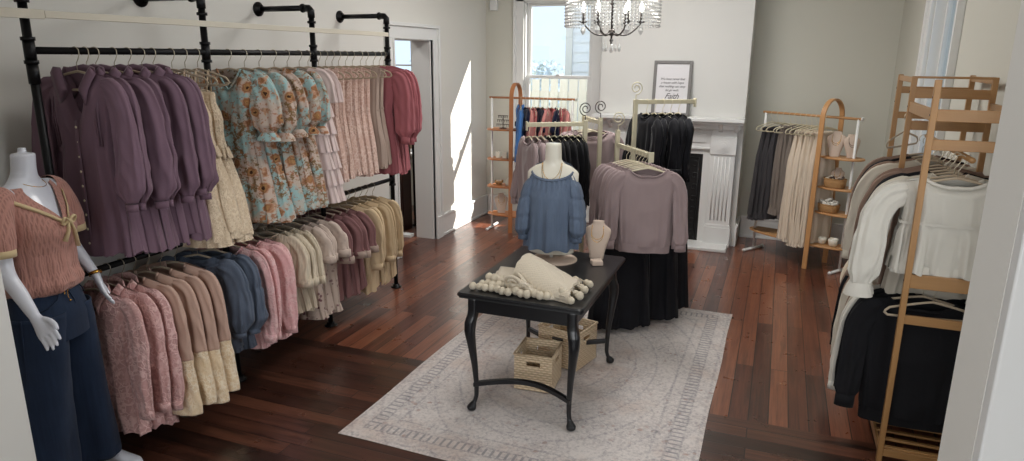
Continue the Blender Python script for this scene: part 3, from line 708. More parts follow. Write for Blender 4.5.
# ------------------------------------------------------------------ garment kinds
def g_plum():
    r = thing('plum_dress', '', 'dress'); m = M['mauvedress']; nk = (.085, .23, .01, 1.1)
    body([(.1, .19, .035), (.30, .175, .055), (.45, .160, .045), (.50, .165, .05), (.75, .20, .06), (.98, .225, .066)], .20, nk, 12, (.002, .016), 3, (0, .02), tuck=.46).build('bodice', m, r)
    for s_ in (-1, 1):
        sl = sleeve(s_, (.185, 0, -.135), .58, .085, -.05, ((0, .055), (.3, .062), (.7, .075), (.9, .078), (.96, .05), (1, .035)), .62, 7, .006, 5).build('sleeve', m, r)
        MB().tube([(s_*(.27), -.05, -.715), (s_*.272, -.052, -.75)], .036, 14, sq=.5).build('cuff', m, sl)
    collar(r, m, .2, (.085, .16, .01, 1.1))
    MB().tube([(0, -.045, -.32), (.004, -.062, -.42), (.006, -.066, -.6), (.01, -.078, -.95)], .011, 8, sq=.35).build('placket', m, r)
    buttons(r, M['hanger_cream'], .006, -.35, -.92, 9, lambda z: -.060-.022*((-z-.35)/.57), .0065)
    # tucks at the chest
    for s_ in (-1, 1):
        tk = MB()
        for k in range(6): x = s_*(.065+.014*k); tk.tube([(x, -.034, -.21), (x*1.02, -.050, -.30), (x, -.044, -.44)], .0035, 6)
        tk.build('tucks', m, r)
    trim_ring(r, 'waist_seam', m, .165, .05, -.455, .02, 20, .002)
    return r
def g_strappy():
    r = thing('strappy_dress', '', 'dress'); m = M['cream']
    rows = body([(.24, .10, .03), (.32, .13, .045), (.42, .125, .045), (.46, .13, .05), (.7, .19, .07), (1.02, .255, .085)], .08, (.06, .06, .02, 1.2), 12, (.002, .016), 8, (0, .02), slope=1.2)
    # bodice starts lower: shift top rows
    rows.v = [(x, y, min(z, -.20-abs(x)*.2) if z > -.26 else z) for x, y, z in rows.v]
    rows.build('bodice', m, r)
    for s_ in (-1, 1): MB().tube([(s_*.055, -.02, -.25), (s_*.075, -.006, -.10), (s_*.07, .008, -.09), (s_*.06, .022, -.24)], .006, 6, sq=.5).build('strap', m, r)
    trim_ring(r, 'tier_ruffle', m, .155, .055, -.52, .06, 16, .008, 2, flare=.02); trim_ring(r, 'hem_ruffle', m, .245, .08, -.98, .08, 16, .010, 3, flare=.012)
    return r
def g_floral():
    r = thing('floral_dress', '', 'dress'); m = M['floral']; nk = (.08, .14, .02, 1.2)
    body([(.1, .19, .035), (.30, .165, .055), (.43, .135, .04), (.50, .155, .05), (.8, .205, .065), (1.03, .24, .072)], .195, nk, 11, (.003, .018), 21, (0, .015), tuck=.44).build('bodice', m, r)
    for s_ in (-1, 1):
        sl = sleeve(s_, (.175, 0, -.12), .36, .07, -.035, ((0, .05), (.2, .075), (.6, .095), (.86, .09), (.95, .05), (1, .045)), .68, 8, .008, 9).build('sleeve', m, r)
        t_ = MB(); t_.rings([[(s_*.245+rr*math.cos(a*.2618), -.035+rr*.7*math.sin(a*.2618)+.004*math.sin(a*3), z) for a in range(24)] for rr, z in ((.045, -.47), (.07, -.50), (.075, -.52))], cap=False); t_.build('cuff_frill', m, sl)
    trim_ring(r, 'waist_seam', m, .138, .044, -.43, .03, 22, .004); MB().tube(neck_line(.195, nk), .006, 6).build('neck_binding', m, r)
    trim_ring(r, 'hem_frill', m, .225, .068, -.96, .08, 18, .009, 5, flare=.015)
    return r
def g_ruffle():
    r = thing('ruffled_dress', '', 'dress'); m = M['blush']; nk = (.07, .05, .01, 2)
    body([(.1, .16, .03), (.4, .15, .04), (.7, .17, .045), (1.0, .19, .05)], .18, nk, 10, (.002, .012), 31).build('bodice', m, r)
    for k in range(6): trim_ring(r, 'ruffle_tier', m, .145+.012*k, .045, -.30-.12*k, .13, 11+k, .008, 40+k, flare=.03)
    for s_ in (-1, 1): sleeve(s_, (.15, 0, -.11), .22, .05, -.02, ((0, .045), (.6, .06), (1, .075)), .6, 7, .006, 4).build('flutter_sleeve', m, r)
    return r
def g_tank(mname, name='sleeveless_dress', L=.9, seed=50, hemw=.20):
    r = thing(name, '', 'dress'); m = M[mname]; nk = (.09, .10, .02, 2)
    body([(.1, .15, .03), (.3, .14, .04), (.42, .135, .04), (.7, .175, .05), (L, hemw, .055)], .165, nk, 11, (.002, .013), seed).build('bodice', m, r)
    MB().tube(neck_line(.165, nk), .005, 6).build('neck_binding', m, r); trim_ring(r, 'waist_seam', m, .138, .042, -.42, .015, 22, .002)
    trim_ring(r, 'hem_frill', m, hemw*.96, .052, -L+.05, .06, 16, .008, 5, flare=.012)
    return r
def g_rose():
    r = thing('rose_dress', '', 'dress'); m = M['rose']; nk = (.07, .05, .01, 2)
    body([(.1, .19, .035), (.3, .17, .05), (.45, .15, .045), (.7, .18, .055), (.97, .20, .06)], .2, nk, 11, (.002, .015), 61, tuck=.5).build('bodice', m, r)
    for s_ in (-1, 1): 
        sl = sleeve(s_, (.185, 0, -.13), .54, .075, -.04, ((0, .055), (.15, .08), (.7, .085), (.9, .08), (.96, .045), (1, .035)), .65, 8, .007, 6).build('sleeve', m, r)
        MB().tube([(s_*.26, -.04, -.66), (s_*.26, -.042, -.72)], .036, 12, sq=.7).build('cuff', m, sl)
    MB().tube(neck_line(.2, nk), .006, 6).build('neck_binding', m, r); trim_ring(r, 'skirt_tier', m, .165, .05, -.66, .05, 18, .005, flare=.012)
    return r
def g_shirt(mname, name, L=.78, sw=.2, seed=70, sl_len=.55, coll=True, nk=(.075, .14, .01, 1.1), hemw=.21, m2=None, cuffr=.045, depth=1.0, cat='blouse', butt=False, out=.09, out_r=None, hemfr=False, top_m=None):
    r = thing(name, '', cat); m = M[mname]
    body([(.1, sw*.95, .035*depth), (.30, sw*.93, .055*depth), (.5, sw*.95, .052*depth), (L, hemw, .056*depth)], sw, nk, 10, (.002, .012), seed, (.0, .015)).build('body', m, r)
    if sl_len:
        out_l = out
        for s_ in (-1, 1):
            out = out_l if s_ < 0 or out_r is None else out_r
            sl = sleeve(s_, (sw-.015, 0, -.13), sl_len, out, -.04, ((0, .058), (.4, .062), (.8, .06), (1, cuffr)), .6, 6, .005, seed).build('sleeve', m, r)
            MB().tube([(s_*(sw-.015+out), -.04, -.13-sl_len+.03), (s_*(sw-.012+out), -.041, -.13-sl_len-.02)], cuffr+.003, 14, sq=.44).build('cuff', M[m2] if m2 else m, sl)
    if coll: collar(r, m, sw, (nk[0], min(nk[1], .11), nk[2], nk[3]), w=.045)
    else:
        MB().tube(neck_line(sw, nk), .006, 6).build('neck_binding', M[m2] if m2 else m, r)
    if butt: 
        MB().tube([(0, -.035, -.2), (.003, -.056, -.34), (.005, -.062, -L+.02)], .011, 8, sq=.35).build('placket', m, r); buttons(r, M['hanger_cream'], .004, -.25, -L+.08, 6, lambda z: -.062, .005)
    if hemfr: trim_ring(r, 'hem_frill', M[m2] if m2 else m, hemw*.97, .055*depth, -L+.04, .06, 14, .008, 6, flare=.015)
    return r
def g_kimono():      # peach to butter cardigan with yellow lace lower half
    r = thing('peach_cardigan', '', 'cardigan'); m = M['peach']; nk = (.07, .34, .01, 1.0)
    body([(.1, .2, .035), (.3, .19, .05), (.5, .2, .05), (.56, .205, .05)], .205, nk, 10, (.002, .010), 91, nv=26).build('body', m, r)
    b = body([(.1, .2, .05), (.50, .22, .06)], .2, (.01, 0, 0, 2), 10, (.008, .015), 91, (0, .02), slope=0, nv=18)
    b.v = [(x, y*(1.06), z*.70-.36-.08) for x, y, z in b.v]
    b.build('lace_skirt', M['butter'], r)
    for s_ in (-1, 1):
        pr = ((0, .052), (.5, .062), (.62, .066), (.8, .085), (1, .10))
        sl = sleeve(s_, (.19, 0, -.135), .70, .085, -.05, pr, .7, 6, .006, 93, t0=0, t1=.60).build('sleeve', m, r)
        sleeve(s_, (.19, 0, -.135), .70, .085, -.05, pr, .7, 6, .006, 93, t0=.595, t1=1).build('lace_cuff', M['butter'], sl)
    MB().tube(neck_line(.205, nk), .008, 6).build('front_band', m, r)
    return r
def g_puffblouse():
    r = thing('denim_blouse', '', 'blouse'); m = M['denimtop']; nk = (.10, .04, .02, 2)
    body([(.1, .17, .04), (.22, .18, .055), (.45, .20, .06), (.66, .225, .066)], .17, nk, 14, (.006, .016), 101).build('body', m, r)
    for s_ in (-1, 1):
        sl = sleeve(s_, (.16, 0, -.11), .44, .095, -.05, ((0, .05), (.2, .08), (.42, .085), (.45, .075), (.5, .09), (.85, .10), (.95, .06), (1, .045)), .75, 10, .009, 103, nv=30).build('sleeve', m, r)
        MB().tube([(s_*.253, -.05, -.545), (s_*.256, -.05, -.575)], .047, 14, sq=.75).build('cuff', m, sl)
    for z in (-.10, -.125, -.15): trim_ring(r, 'smocking', m, .165, .042+abs(z)*.08, z-.03, .012, 34, .003)
    trim_ring(r, 'hem_ruffle', m, .215, .062, -.60, .09, 16, .009, 5, flare=.012)
    return r
def g_sweater(mname='lilac', name='boat_neck_sweater', L=.62):
    r = thing(name, '', 'sweater'); m = M[mname]; nk = (.155, .078, .016, 2.2)
    body([(.1, .235, .04), (.28, .235, .05), (.45, .235, .052), (L-.05, .225, .055), (L, .215, .05)], .235, nk, 9, (.001, .013), 111, slope=.28, sq=.7).build('body', m, r)
    MB().tube(neck_line(.235, nk, .28), .007, 8).build('neck_binding', m, r)
    trim_ring(r, 'hem_band', m, .222, .054, -L+.02, .07, 6, .003, 2, flare=-.004)
    for s_ in (-1, 1):
        sl = sleeve(s_, (.215, 0, -.145), .52, .085, -.06, ((0, .066), (.4, .062), (.8, .058), (.93, .062), (1, .046)), .6, 5, .006, 113).build('sleeve', m, r)
        MB().tube([(s_*.299, -.06, -.65), (s_*.302, -.061, -.72)], .049, 16, sq=.44).build('cuff', m, sl)
    return r
def g_skirt(mname, name, L=.8, topw=.13, hemw=.2, seed=121, depth=1, top=-.15, frill=True, label_cat='skirt', folds=12):
    r = thing(name, '', label_cat); m = M[mname]
    b = body([(.1, topw, .02), (.16, topw, .025), (.4, lerp(topw, hemw, .55), .05*depth), (L+top+.1, hemw, .07*depth)], topw, (.01, 0, 0, 2), folds, (.004, .018*depth), seed, (0, .01), slope=0)
    b.v = [(x, y, z+top+.09) for x, y, z in b.v]; b.build('skirt_panel', m, r)
    MB().rings([[(topw*1.01*sp(math.cos(u*.2618), .6), .022*sp(math.sin(u*.2618), .7), z) for u in range(24)] for z in (top+.012, top-.02)]).build('waistband', m, r)
    if frill: trim_ring(r, 'hem_frill', m, hemw*.97, .066*depth, top-(L-.1)+.06+top*0, .07, folds+4, .009, seed, flare=.012)
    return r
def g_velvet_top():
    r = thing('velvet_blouse', '', 'blouse'); m = M['black_velvet']; nk = (.09, .05, .015, 2)
    body([(.1, .19, .04), (.3, .19, .055), (.5, .195, .055), (.64, .21, .06)], .2, nk, 9, (.003, .012), 131).build('body', m, r)
    for s_ in (-1, 1): 
        sl = sleeve(s_, (.185, 0, -.12), .52, .07, -.04, ((0, .06), (.12, .085), (.5, .07), (.9, .075), (.96, .05), (1, .04)), .65, 6, .006, 133).build('sleeve', m, r)
        MB().tube([(s_*.255, -.04, -.63), (s_*.256, -.04, -.67)], .04, 12, sq=.7).build('cuff', m, sl)
    MB().tube(neck_line(.2, nk), .007, 6).build('neck_binding', m, r)
    return r
def g_whiteblouse():
    r = thing('white_gauze_blouse', '', 'blouse'); m = M['whitecloth']; nk = (.13, .055, .015, 2)
    body([(.1, .21, .04), (.25, .20, .05), (.31, .205, .050), (.36, .215, .055), (.555, .224, .066)], .215, nk, 17, (.001, .026), 141, slope=.25, tuck=.31, nv=44, nu=150).build('body', m, r)
    MB().tube(neck_line(.215, nk, .25), .009, 8).build('neck_binding', m, r)
    trim_ring(r, 'gathered_seam', m, .214, .060, -.305, .014, 36, .002); trim_ring(r, 'frayed_hem', m, .218, .062, -.52, .05, 26, .006, 5, flare=.004)
    for s_ in (-1, 1):
        o_ = .15 if s_ < 0 else .0
        sl = sleeve(s_, (.20, 0, -.13), .52, o_, -.05, ((0, .05), (.15, .062), (.6, .068), (.88, .066), (.95, .045), (1, .045)), .6, 9, .007, 143).build('sleeve', m, r)
        t_ = MB(); t_.rings([[(s_*(.20+o_)+rr*math.cos(a*.2618), -.05+rr*.7*math.sin(a*.2618)+.004*math.sin(a*3), z) for a in range(24)] for rr, z in ((.045, -.63), (.06, -.67), (.066, -.70))], cap=False); t_.build('cuff_frill', m, sl)
    return r

# ------------------------------------------------------------------ wall-mounted black pipe rack
RX, RU, RL = -3.11, 2.06, 1.00
PY = (2.12, 3.13, 4.12, 5.11)
def pipe_rack():
    r = thing('pipe_clothes_rack', 'two tier black iron pipe clothes rack fixed along the left wall', 'clothes rack', (0, 0, 0)); P = M['pipe']
    for i, y in enumerate(PY):
        up = MB().tube([(RX, y, .012), (RX, y, 2.33)], .019, 14)
        for z in (RU, RL) + ((1.5,) if i % 3 else (1.96,)): up.tube([(RX, y, z-.045), (RX, y, z+.045)], .024, 14); 
        for z in (RU-.05, RU+.05, RL-.05, RL+.05, 2.27): up.tube([(RX, y, z-.008), (RX, y, z+.008)], .029, 14)
        up = up.build('upright', P, r)
        fl = MB().lathe([(.048, 0), (.048, .008), (.03, .012), (.03, .03), (.001, .03)], (RX, y, .0), 20).build('floor_flange', P, up)
        arm = MB().tube([(RX, y, 2.30), (RX, y, 2.345), (RX-.018, y, 2.363), (RX-.06, y, 2.365)], .025, 12)
        arm.tube([(RX-.04, y, 2.365), (XL+.01, y, 2.365)], .019, 12); arm.tube([(RX-.075, y, 2.365), (RX-.06, y, 2.365)], .03, 12)
        arm = arm.build('wall_arm', P, r)
        MB().tube([(XL+.001, y, 2.365), (XL+.012, y, 2.365), (XL+.0121, y, 2.365), (XL+.035, y, 2.365)], [.05, .05, .03, .03], 20).build('wall_flange', P, arm)
    for nm, z in (('upper_rod', RU), ('lower_rod', RL)):
        MB().tube([(RX, PY[0]+(0 if z > 1.5 else -.35), z), (RX, PY[-1], z)], .0165, 14).build(nm, P, r)
    return r
pipe_rack()
o = MB().box(RX+.022, RX+.034, 1.60, 2.19, 2.195, 2.235).box(RX+.022, RX+.036, 2.19, 5.08, 2.200, 2.232).build('cream_rail', M['rail'], smooth=False, bevel=.002); tag(o, 'long thin cream rail fixed across the uprights above the upper black pipe', 'rail')
# ------------------------------------------------------------------ upper row on the left wall
def row(proto, hanger, ys, z, desc, place, group, jit=.08, sc=None, dx=0, rz=.10):
    n = len(ys)
    for i, y in enumerate(ys):
        pos = 'only one' if n == 1 else ORD(i)+' from the left'
        lab = f'{desc}, {pos} {place}'
        hang(proto, hanger, (RX+dx, y, z), rz, lab, group, f'beige velvet hanger holding the {ORD(i)} {proto_short(proto)} {place}', jit=jit, sc=(sc[i] if sc else 1))
def proto_short(p):
    if isinstance(p, list): p = p[0]
    return p.name.split('.')[0].replace('_', ' ') if p else 'nothing'
UP, LO = 'on the upper pipe', 'on the lower pipe'
P_plum = variants(g_plum, 3)
row(P_plum, H_TAN, (2.33, 2.38, 2.43, 2.53, 2.61, 2.69, 2.76), RU, 'long sleeved plum shirt dress', UP, 'plum dresses on the upper pipe', rz=.18, jit=.1)
P_strap = variants(g_strappy, 2)
row(P_strap, H_TAN, (2.88, 2.97, 3.06), RU, 'cream strappy crochet dress', UP, 'cream strappy dresses')
P_flor = variants(g_floral, 3)
row(P_flor, H_TAN, (3.30, 3.43, 3.56, 3.70, 3.83), RU, 'aqua and rust floral dress with puffed sleeves', UP, 'floral dresses')
P_ruf = variants(g_ruffle, 2)
row(P_ruf, H_TAN, (3.955, 4.05), RU, 'pale blush ruffled dress', UP, 'ruffled dresses')
P_lace = variants(g_tank, 3, 'pinklace', 'pink_lace_dress', .90, 52, .19)
row(P_lace, H_TAN, (4.17, 4.25, 4.33, 4.41, 4.50, 4.59), RU, 'dusty pink sleeveless lace dress', UP, 'dusty pink lace dresses')
P_tp = g_tank('taupe', 'taupe_lace_dress', .88, 53, .18)
row(P_tp, H_TAN, (4.70, 4.78), RU, 'taupe sleeveless dress', UP, 'taupe dresses')
P_rose = variants(g_rose, 2)
row(P_rose, H_TAN, (4.885, 4.975, 5.045), RU, 'deep rose dress with long puffed sleeves', UP, 'rose dresses')
# ------------------------------------------------------------------ lower row
P_ps = variants(g_shirt, 3, 'pinkshirt', 'pink_lace_shirt', .86, seed=72, hemw=.235, sl_len=.60, hemfr=False, nk=(.075, .17, .01, 1.1))
row(P_ps, H_TAN, (2.25, 2.33, 2.41), RL, 'pink embroidered lace shirt with collar', LO, 'pink lace shirts')
P_km = variants(g_kimono, 3)
row(P_km, H_TAN, (2.48, 2.56, 2.65, 2.75), RL, 'peach cardigan with butter lace hem and cuffs', LO, 'peach and butter cardigans')
P_dn = variants(g_puffblouse, 2)
row(P_dn, H_TAN, (2.91, 3.03), RL, 'faded blue denim blouse with ballooning sleeves', LO, 'denim blouses on the lower pipe')
P_pk = variants(g_shirt, 3, 'pinkflat', 'candy_pink_lace_top', .74, seed=75, coll=False, nk=(.10, .10, .02, 1.6), hemfr=True, hemw=.22)
row(P_pk, H_TAN, (3.16, 3.235, 3.31, 3.39), RL, 'candy pink lace top', LO, 'candy pink lace tops')
P_ck = variants(g_shirt, 3, 'creamknit', 'cream_striped_top', .66, seed=77, sl_len=.30, coll=False, nk=(.09, .05, .02, 2), hemw=.22, out=.08, cuffr=.07)
row(P_ck, H_TAN, (3.50, 3.58, 3.68), RL, 'cream ribbed short sleeved top', LO, 'cream ribbed tops')
P_di = variants(g_shirt, 3, 'ditsy', 'ditsy_floral_top', .76, seed=79, sl_len=.20, coll=False, nk=(.09, .08, .02, 1.6), hemw=.21, out=.07, cuffr=.07, hemfr=True)
row(P_di, H_TAN, (3.77, 3.86, 3.94), RL, 'greige top with a plum floral hem print', LO, 'printed floral tops')
P_mt = variants(g_shirt, 3, 'mauvetop', 'dusty_mauve_dress', .74, seed=81, sl_len=.27, coll=False, nk=(.09, .12, .02, 1.3), hemw=.20, m2='taupe', out=.08, cuffr=.075, hemfr=False)
row(P_mt, H_TAN, (4.03, 4.12, 4.22, 4.31), RL, 'dusty mauve dress with beige trimmed short sleeves', LO, 'dusty mauve dresses')
P_ye = variants(g_shirt, 3, 'yellow', 'pale_yellow_dress', .80, seed=83, sl_len=.45, coll=False, nk=(.07, .05, .02, 2), hemw=.19, out=.05)
row(P_ye, H_TAN, (4.42, 4.51, 4.60, 4.69, 4.79), RL, 'pale butter yellow dress', LO, 'butter yellow dresses')

# ------------------------------------------------------------------ black table with cabriole legs
def table():
    x0, x1, y0, y1, H = -1.60, -.86, 3.26, 4.33, .76
    r = thing('console_table', 'black painted table with curved cabriole legs on the rug', 'table', ((x0+x1)/2, (y0+y1)/2, .012)); ox, oy = (x0+x1)/2, (y0+y1)/2
    hx, hy = (x1-x0)/2, (y1-y0)/2; T = M['tableblack']; H -= .012
    def rr(hx, hy, c, z):
        pts = []
        for cx, cy, a0 in ((hx-c, hy-c, 0), (-hx+c, hy-c, 90), (-hx+c, -hy+c, 180), (hx-c, -hy+c, 270)):
            for k in range(5): a = math.radians(a0+k*22.5); pts.append((cx+c*math.cos(a), cy+c*math.sin(a), z))
        return pts
    MB().rings([rr(hx-.02, hy-.02, .02, H-.034), rr(hx-.006, hy-.006, .022, H-.030), rr(hx-.010, hy-.010, .022, H-.022), rr(hx, hy, .025, H-.018), rr(hx, hy, .025, H-.008), rr(hx-.008, hy-.008, .022, H)]).build('tabletop', T, r, smooth=False)
    a = MB(); i_ = .075
    a.box(-hx+i_, hx-i_, -hy+.055, -hy+.075, H-.125, H-.03); a.box(-hx+i_, hx-i_, hy-.075, hy-.055, H-.125, H-.03)
    a.box(-hx+.055, -hx+.075, -hy+i_, hy-i_, H-.125, H-.03); a.box(hx-.075, hx-.055, -hy+i_, hy-i_, H-.125, H-.03)
    a.build('apron', T, r, smooth=False, bevel=.003)
    for sx in (-1, 1):
        for sy in (-1, 1):
            cx, cy = sx*(hx-.075), sy*(hy-.075); mb = MB(); rings = []
            d = Vector((sx, sy, 0)).normalized()
            for z, off, w, rd in ((H-.03, 0, .028, .15), (H-.12, 0, .028, .15), (H-.15, .004, .030, .3), (H-.19, .016, .033, .5), (H-.25, .020, .030, .6), (H-.34, .010, .024, .7), (H-.46, -.004, .0185, .8), (H-.58, -.012, .015, 1), (H-.66, -.012, .0135, 1), (.055, -.004, .0135, 1), (.04, .008, .020, 1), (.025, .014, .028, 1), (.010, .014, .027, 1), (0, .012, .020, 1)):
                ring = []
                for j in range(20):
                    an = 2*PI*j/20; e = lerp(.35, 1, rd); ring.append((cx+d.x*off*1.2+w*sp(math.cos(an), e), cy+d.y*off*1.2+w*sp(math.sin(an), e), z))
                rings.append(ring)
            # refine
            fine = []
            for A, B in zip(rings, rings[1:]):
                for k in range(3): fine.append([tuple(lerp(p, q, k/3) for p, q in zip(pa, pb)) for pa, pb in zip(A, B)])
            fine.append(rings[-1]); mb.rings(fine); o = mb.build('leg', T, r, sub=1)
    # curved stretchers at the two short ends, joined by a long bar
    for sy in (-1, 1):
        s = MB(); pts = []
        for k in range(17):
            t = k/16; x = lerp(-hx+.075, hx-.075, t); y = sy*(hy-.075)-sy*.13*math.sin(PI*t)**1.0; pts.append((x, y, .165))
        s.rings([[(x, y-.016, z-.014), (x, y+.016, z-.014), (x, y+.016, z+.014), (x, y-.016, z+.014)] for x, y, z in pts])
        s.build('curved_stretcher', T, r, smooth=False, bevel=.003)
    return r
table()
TZ = .7605
# ------------------------------------------------------------------ pompom throw on the table
def throw():
    r = thing('pompom_throw', 'folded cream knitted throw edged with wool pompoms on the black table', 'throw', (-1.195, 3.515, TZ)); m = M['throw']
    # lower folded layers (flat stack toward the left back)
    mb = MB(); 
    def slab(x0, x1, y0, y1, z0, z1, seed, curve=.0, n=22, rot=0):
        rows = []
        for i in range(n+1):
            t = i/n; x = lerp(x0, x1, t); row = []
            for j in range(24):
                a = 2*PI*j/24; yy = (y0+y1)/2+(y1-y0)/2*sp(math.cos(a), .7); k = (z0+z1)/2+(z1-z0)/2*sp(math.sin(a), .7)
                w = .006*noise.noise(Vector((x*9, yy*9, seed)))
                row.append((x+rot*(yy-(y0+y1)/2), yy+w, max(.001, k+w+curve*math.sin(PI*t))))
            rows.append(row)
        return rows
    mb.rings(slab(-.27, .06, -.12, .10, 0, .045, 1, .0, rot=-.25)); mb.rings(slab(-.25, .10, -.11, .11, .035, .075, 2, .0, rot=-.25))
    mb.rings(slab(-.10, .22, -.13, .14, 0, .04, 3)); 
    mb.build('folded_layers', m, r)
    # big upper fold: rolled ridge running from left-back hump down to the right front
    top = MB(); rows = []; n = 26
    for i in range(n+1):
        t = i/n; ax = lerp(-.10, .235, t); ay = lerp(.05, -.06, t); hgt = lerp(.165, .066, smooth(t)); wid = lerp(.115, .135, t); row = []
        for j in range(33):
            a = PI*1.08*j/32-.12; q = math.cos(a)
            y = ay+wid*q*1.05; z = .012+hgt*max(0, math.sin(a))**.75+.004*math.sin(6*t+5*q)
            row.append((ax-.10*(1-t)*q*-.35+.02*noise.noise(Vector((t*4, q*3, 7))), y, z))
        rows.append(row)
    back = [[(x+.0, y*1+.0, max(.002, z-.014)) for x, y, z in row] for row in rows]
    top.rings(rows, closed=False); top.rings(back, closed=False)
    # close the left and right mouths
    for k in (0, n): top.rings([rows[k], back[k]], closed=False)
    top.rings([[rw[0] for rw in rows], [rw[0] for rw in back]], closed=False); top.rings([[rw[-1] for rw in rows], [rw[-1] for rw in back]], closed=False)
    tp = top.build('top_fold', m, r)
    # visible rolled layers on the front face (spiral of the folded edge)
    sp_ = MB()
    for L_, (zz, yy, wv) in enumerate(((.018, -.155, .0), (.040, -.150, .4), (.062, -.135, .8), (.082, -.11, 1.3))):
        pts = []
        for k in range(25):
            t = k/24; pts.append((lerp(-.13+.012*L_, .20-.05*L_, t), yy+.018*math.sin(7*t+wv)+.05*t*0, max(.012, zz*(1-.55*t)+.012*math.sin(5*t+wv))))
        sp_.tube(pts, .0125, 10, sq=1)
    for c0 in ((-.115, -.115, .06, .052), (-.035, -.13, .045, .036)):
        pts = []
        for k in range(40):
            a = k/39*3.4*PI; rad = c0[3]*(1-.72*k/39); pts.append((c0[0]+rad*math.cos(a), c0[1]-.02-.01*math.sin(a), max(.01, c0[2]+rad*.8*math.sin(a))))
        sp_.tube(pts, .009, 8)
    sp_.build('rolled_edge', m, r)
    rnd = random.Random(3); spots = []
    for k in range(13): spots.append((-.335+.037*k, -.165+.018*rnd.uniform(-1, 1)-.002*k, 0))
    for k in range(11): spots.append((-.30+.034*k, -.120+.014*rnd.uniform(-1, 1), .004))
    for k in range(6): spots.append((-.27+.035*k, -.085+.012*rnd.uniform(-1, 1), .035))
    for k in range(7): spots.append((.245+.03*(k % 2)+.008*rnd.uniform(-1, 1), -.19+.052*k, .0+.012*(k % 2)))
    for k in range(5): spots.append((.205+.02*rnd.uniform(-1, 1), -.15+.05*k, .03))
    for i, (x, y, z) in enumerate(spots):
        R_ = .0225*rnd.uniform(.9, 1.1); mb = MB(); n, m_ = 14, 9; rows = []
        for a in range(m_+1):
            row = []
            for b in range(n):
                th = PI*a/m_; p = Vector((math.sin(th)*math.cos(2*PI*b/n), math.sin(th)*math.sin(2*PI*b/n), -math.cos(th))); q = R_*(1+.10*noise.noise(p*4+Vector((i, 0, 0)))); row.append((x+p.x*q, y+p.y*q, z+R_+p.z*q))
            rows.append(row)
        mb.rings(rows); mb.build('pompom', M['pompom'], r)
        if x > .19 and rnd.random() < .9: MB().tube([(x, y, z+R_), (x-.04, y+.004, z+R_+.018), (x-.07, y+.01, z+R_+.014)], .0045, 6).build('yarn', m, r)
throw()

# ------------------------------------------------------------------ jewellery busts and small things
def bust(loc, rz, s, label, mat='linenbust', necklace=True, beads='gold', group=None, lie=0):
    r = thing('jewellery_bust', label, 'jewellery display', loc, rz, group); m = M[mat]; rows = []
    tab = [(0, .046, .018), (.04, .051, .024), (.09, .064, .030), (.14, .079, .033), (.175, .087, .032), (.195, .081, .028), (.208, .062, .023), (.218, .044, .019), (.230, .038, .018), (.245, .037, .016)]
    for i in range(31):
        z = .245*i/30; w, d = interp(tab, z); lean = .055*(z/.245); rows.append([(w*s*sp(math.cos(2*PI*j/32), .85), (d*sp(math.sin(2*PI*j/32), .8)+lean)*s, z*s) for j in range(32)])
    body_ = MB().rings(rows).build('bust_form', m, r)
    if necklace:
        for k, dz in enumerate((.0, .018)):
            pts = []
            for i in range(21):
                a = PI*i/20; z = .216-(.085+dz)*math.sin(a)**.9; x = .036*math.cos(a)*(1+.5*math.sin(a)); w, d = interp(tab, z); y = -d*math.sqrt(max(0, 1-(x/w)**2))*.98+.055*(z/.245)-.002; pts.append((x*s, y*s, z*s))
            MB().tube(pts, .0016*s*(1.3 if beads != 'gold' else 1), 5).build('necklace', M[beads], r)
    if lie: r.rotation_euler = (lie, 0, rz)
    return r
bust((-1.035, 4.215, TZ), .12, 1.0, 'tall oatmeal linen necklace bust on the black table')
o = MB().box(-.035, .035, -.035, .035, 0, .03).build('ring_box', M['linenbust'], smooth=False, bevel=.004, loc=(-1.0, 4.085, TZ)); o.rotation_euler = (0, 0, .5); tag(o, 'small square peach linen ring box beside the bust on the table', 'box')

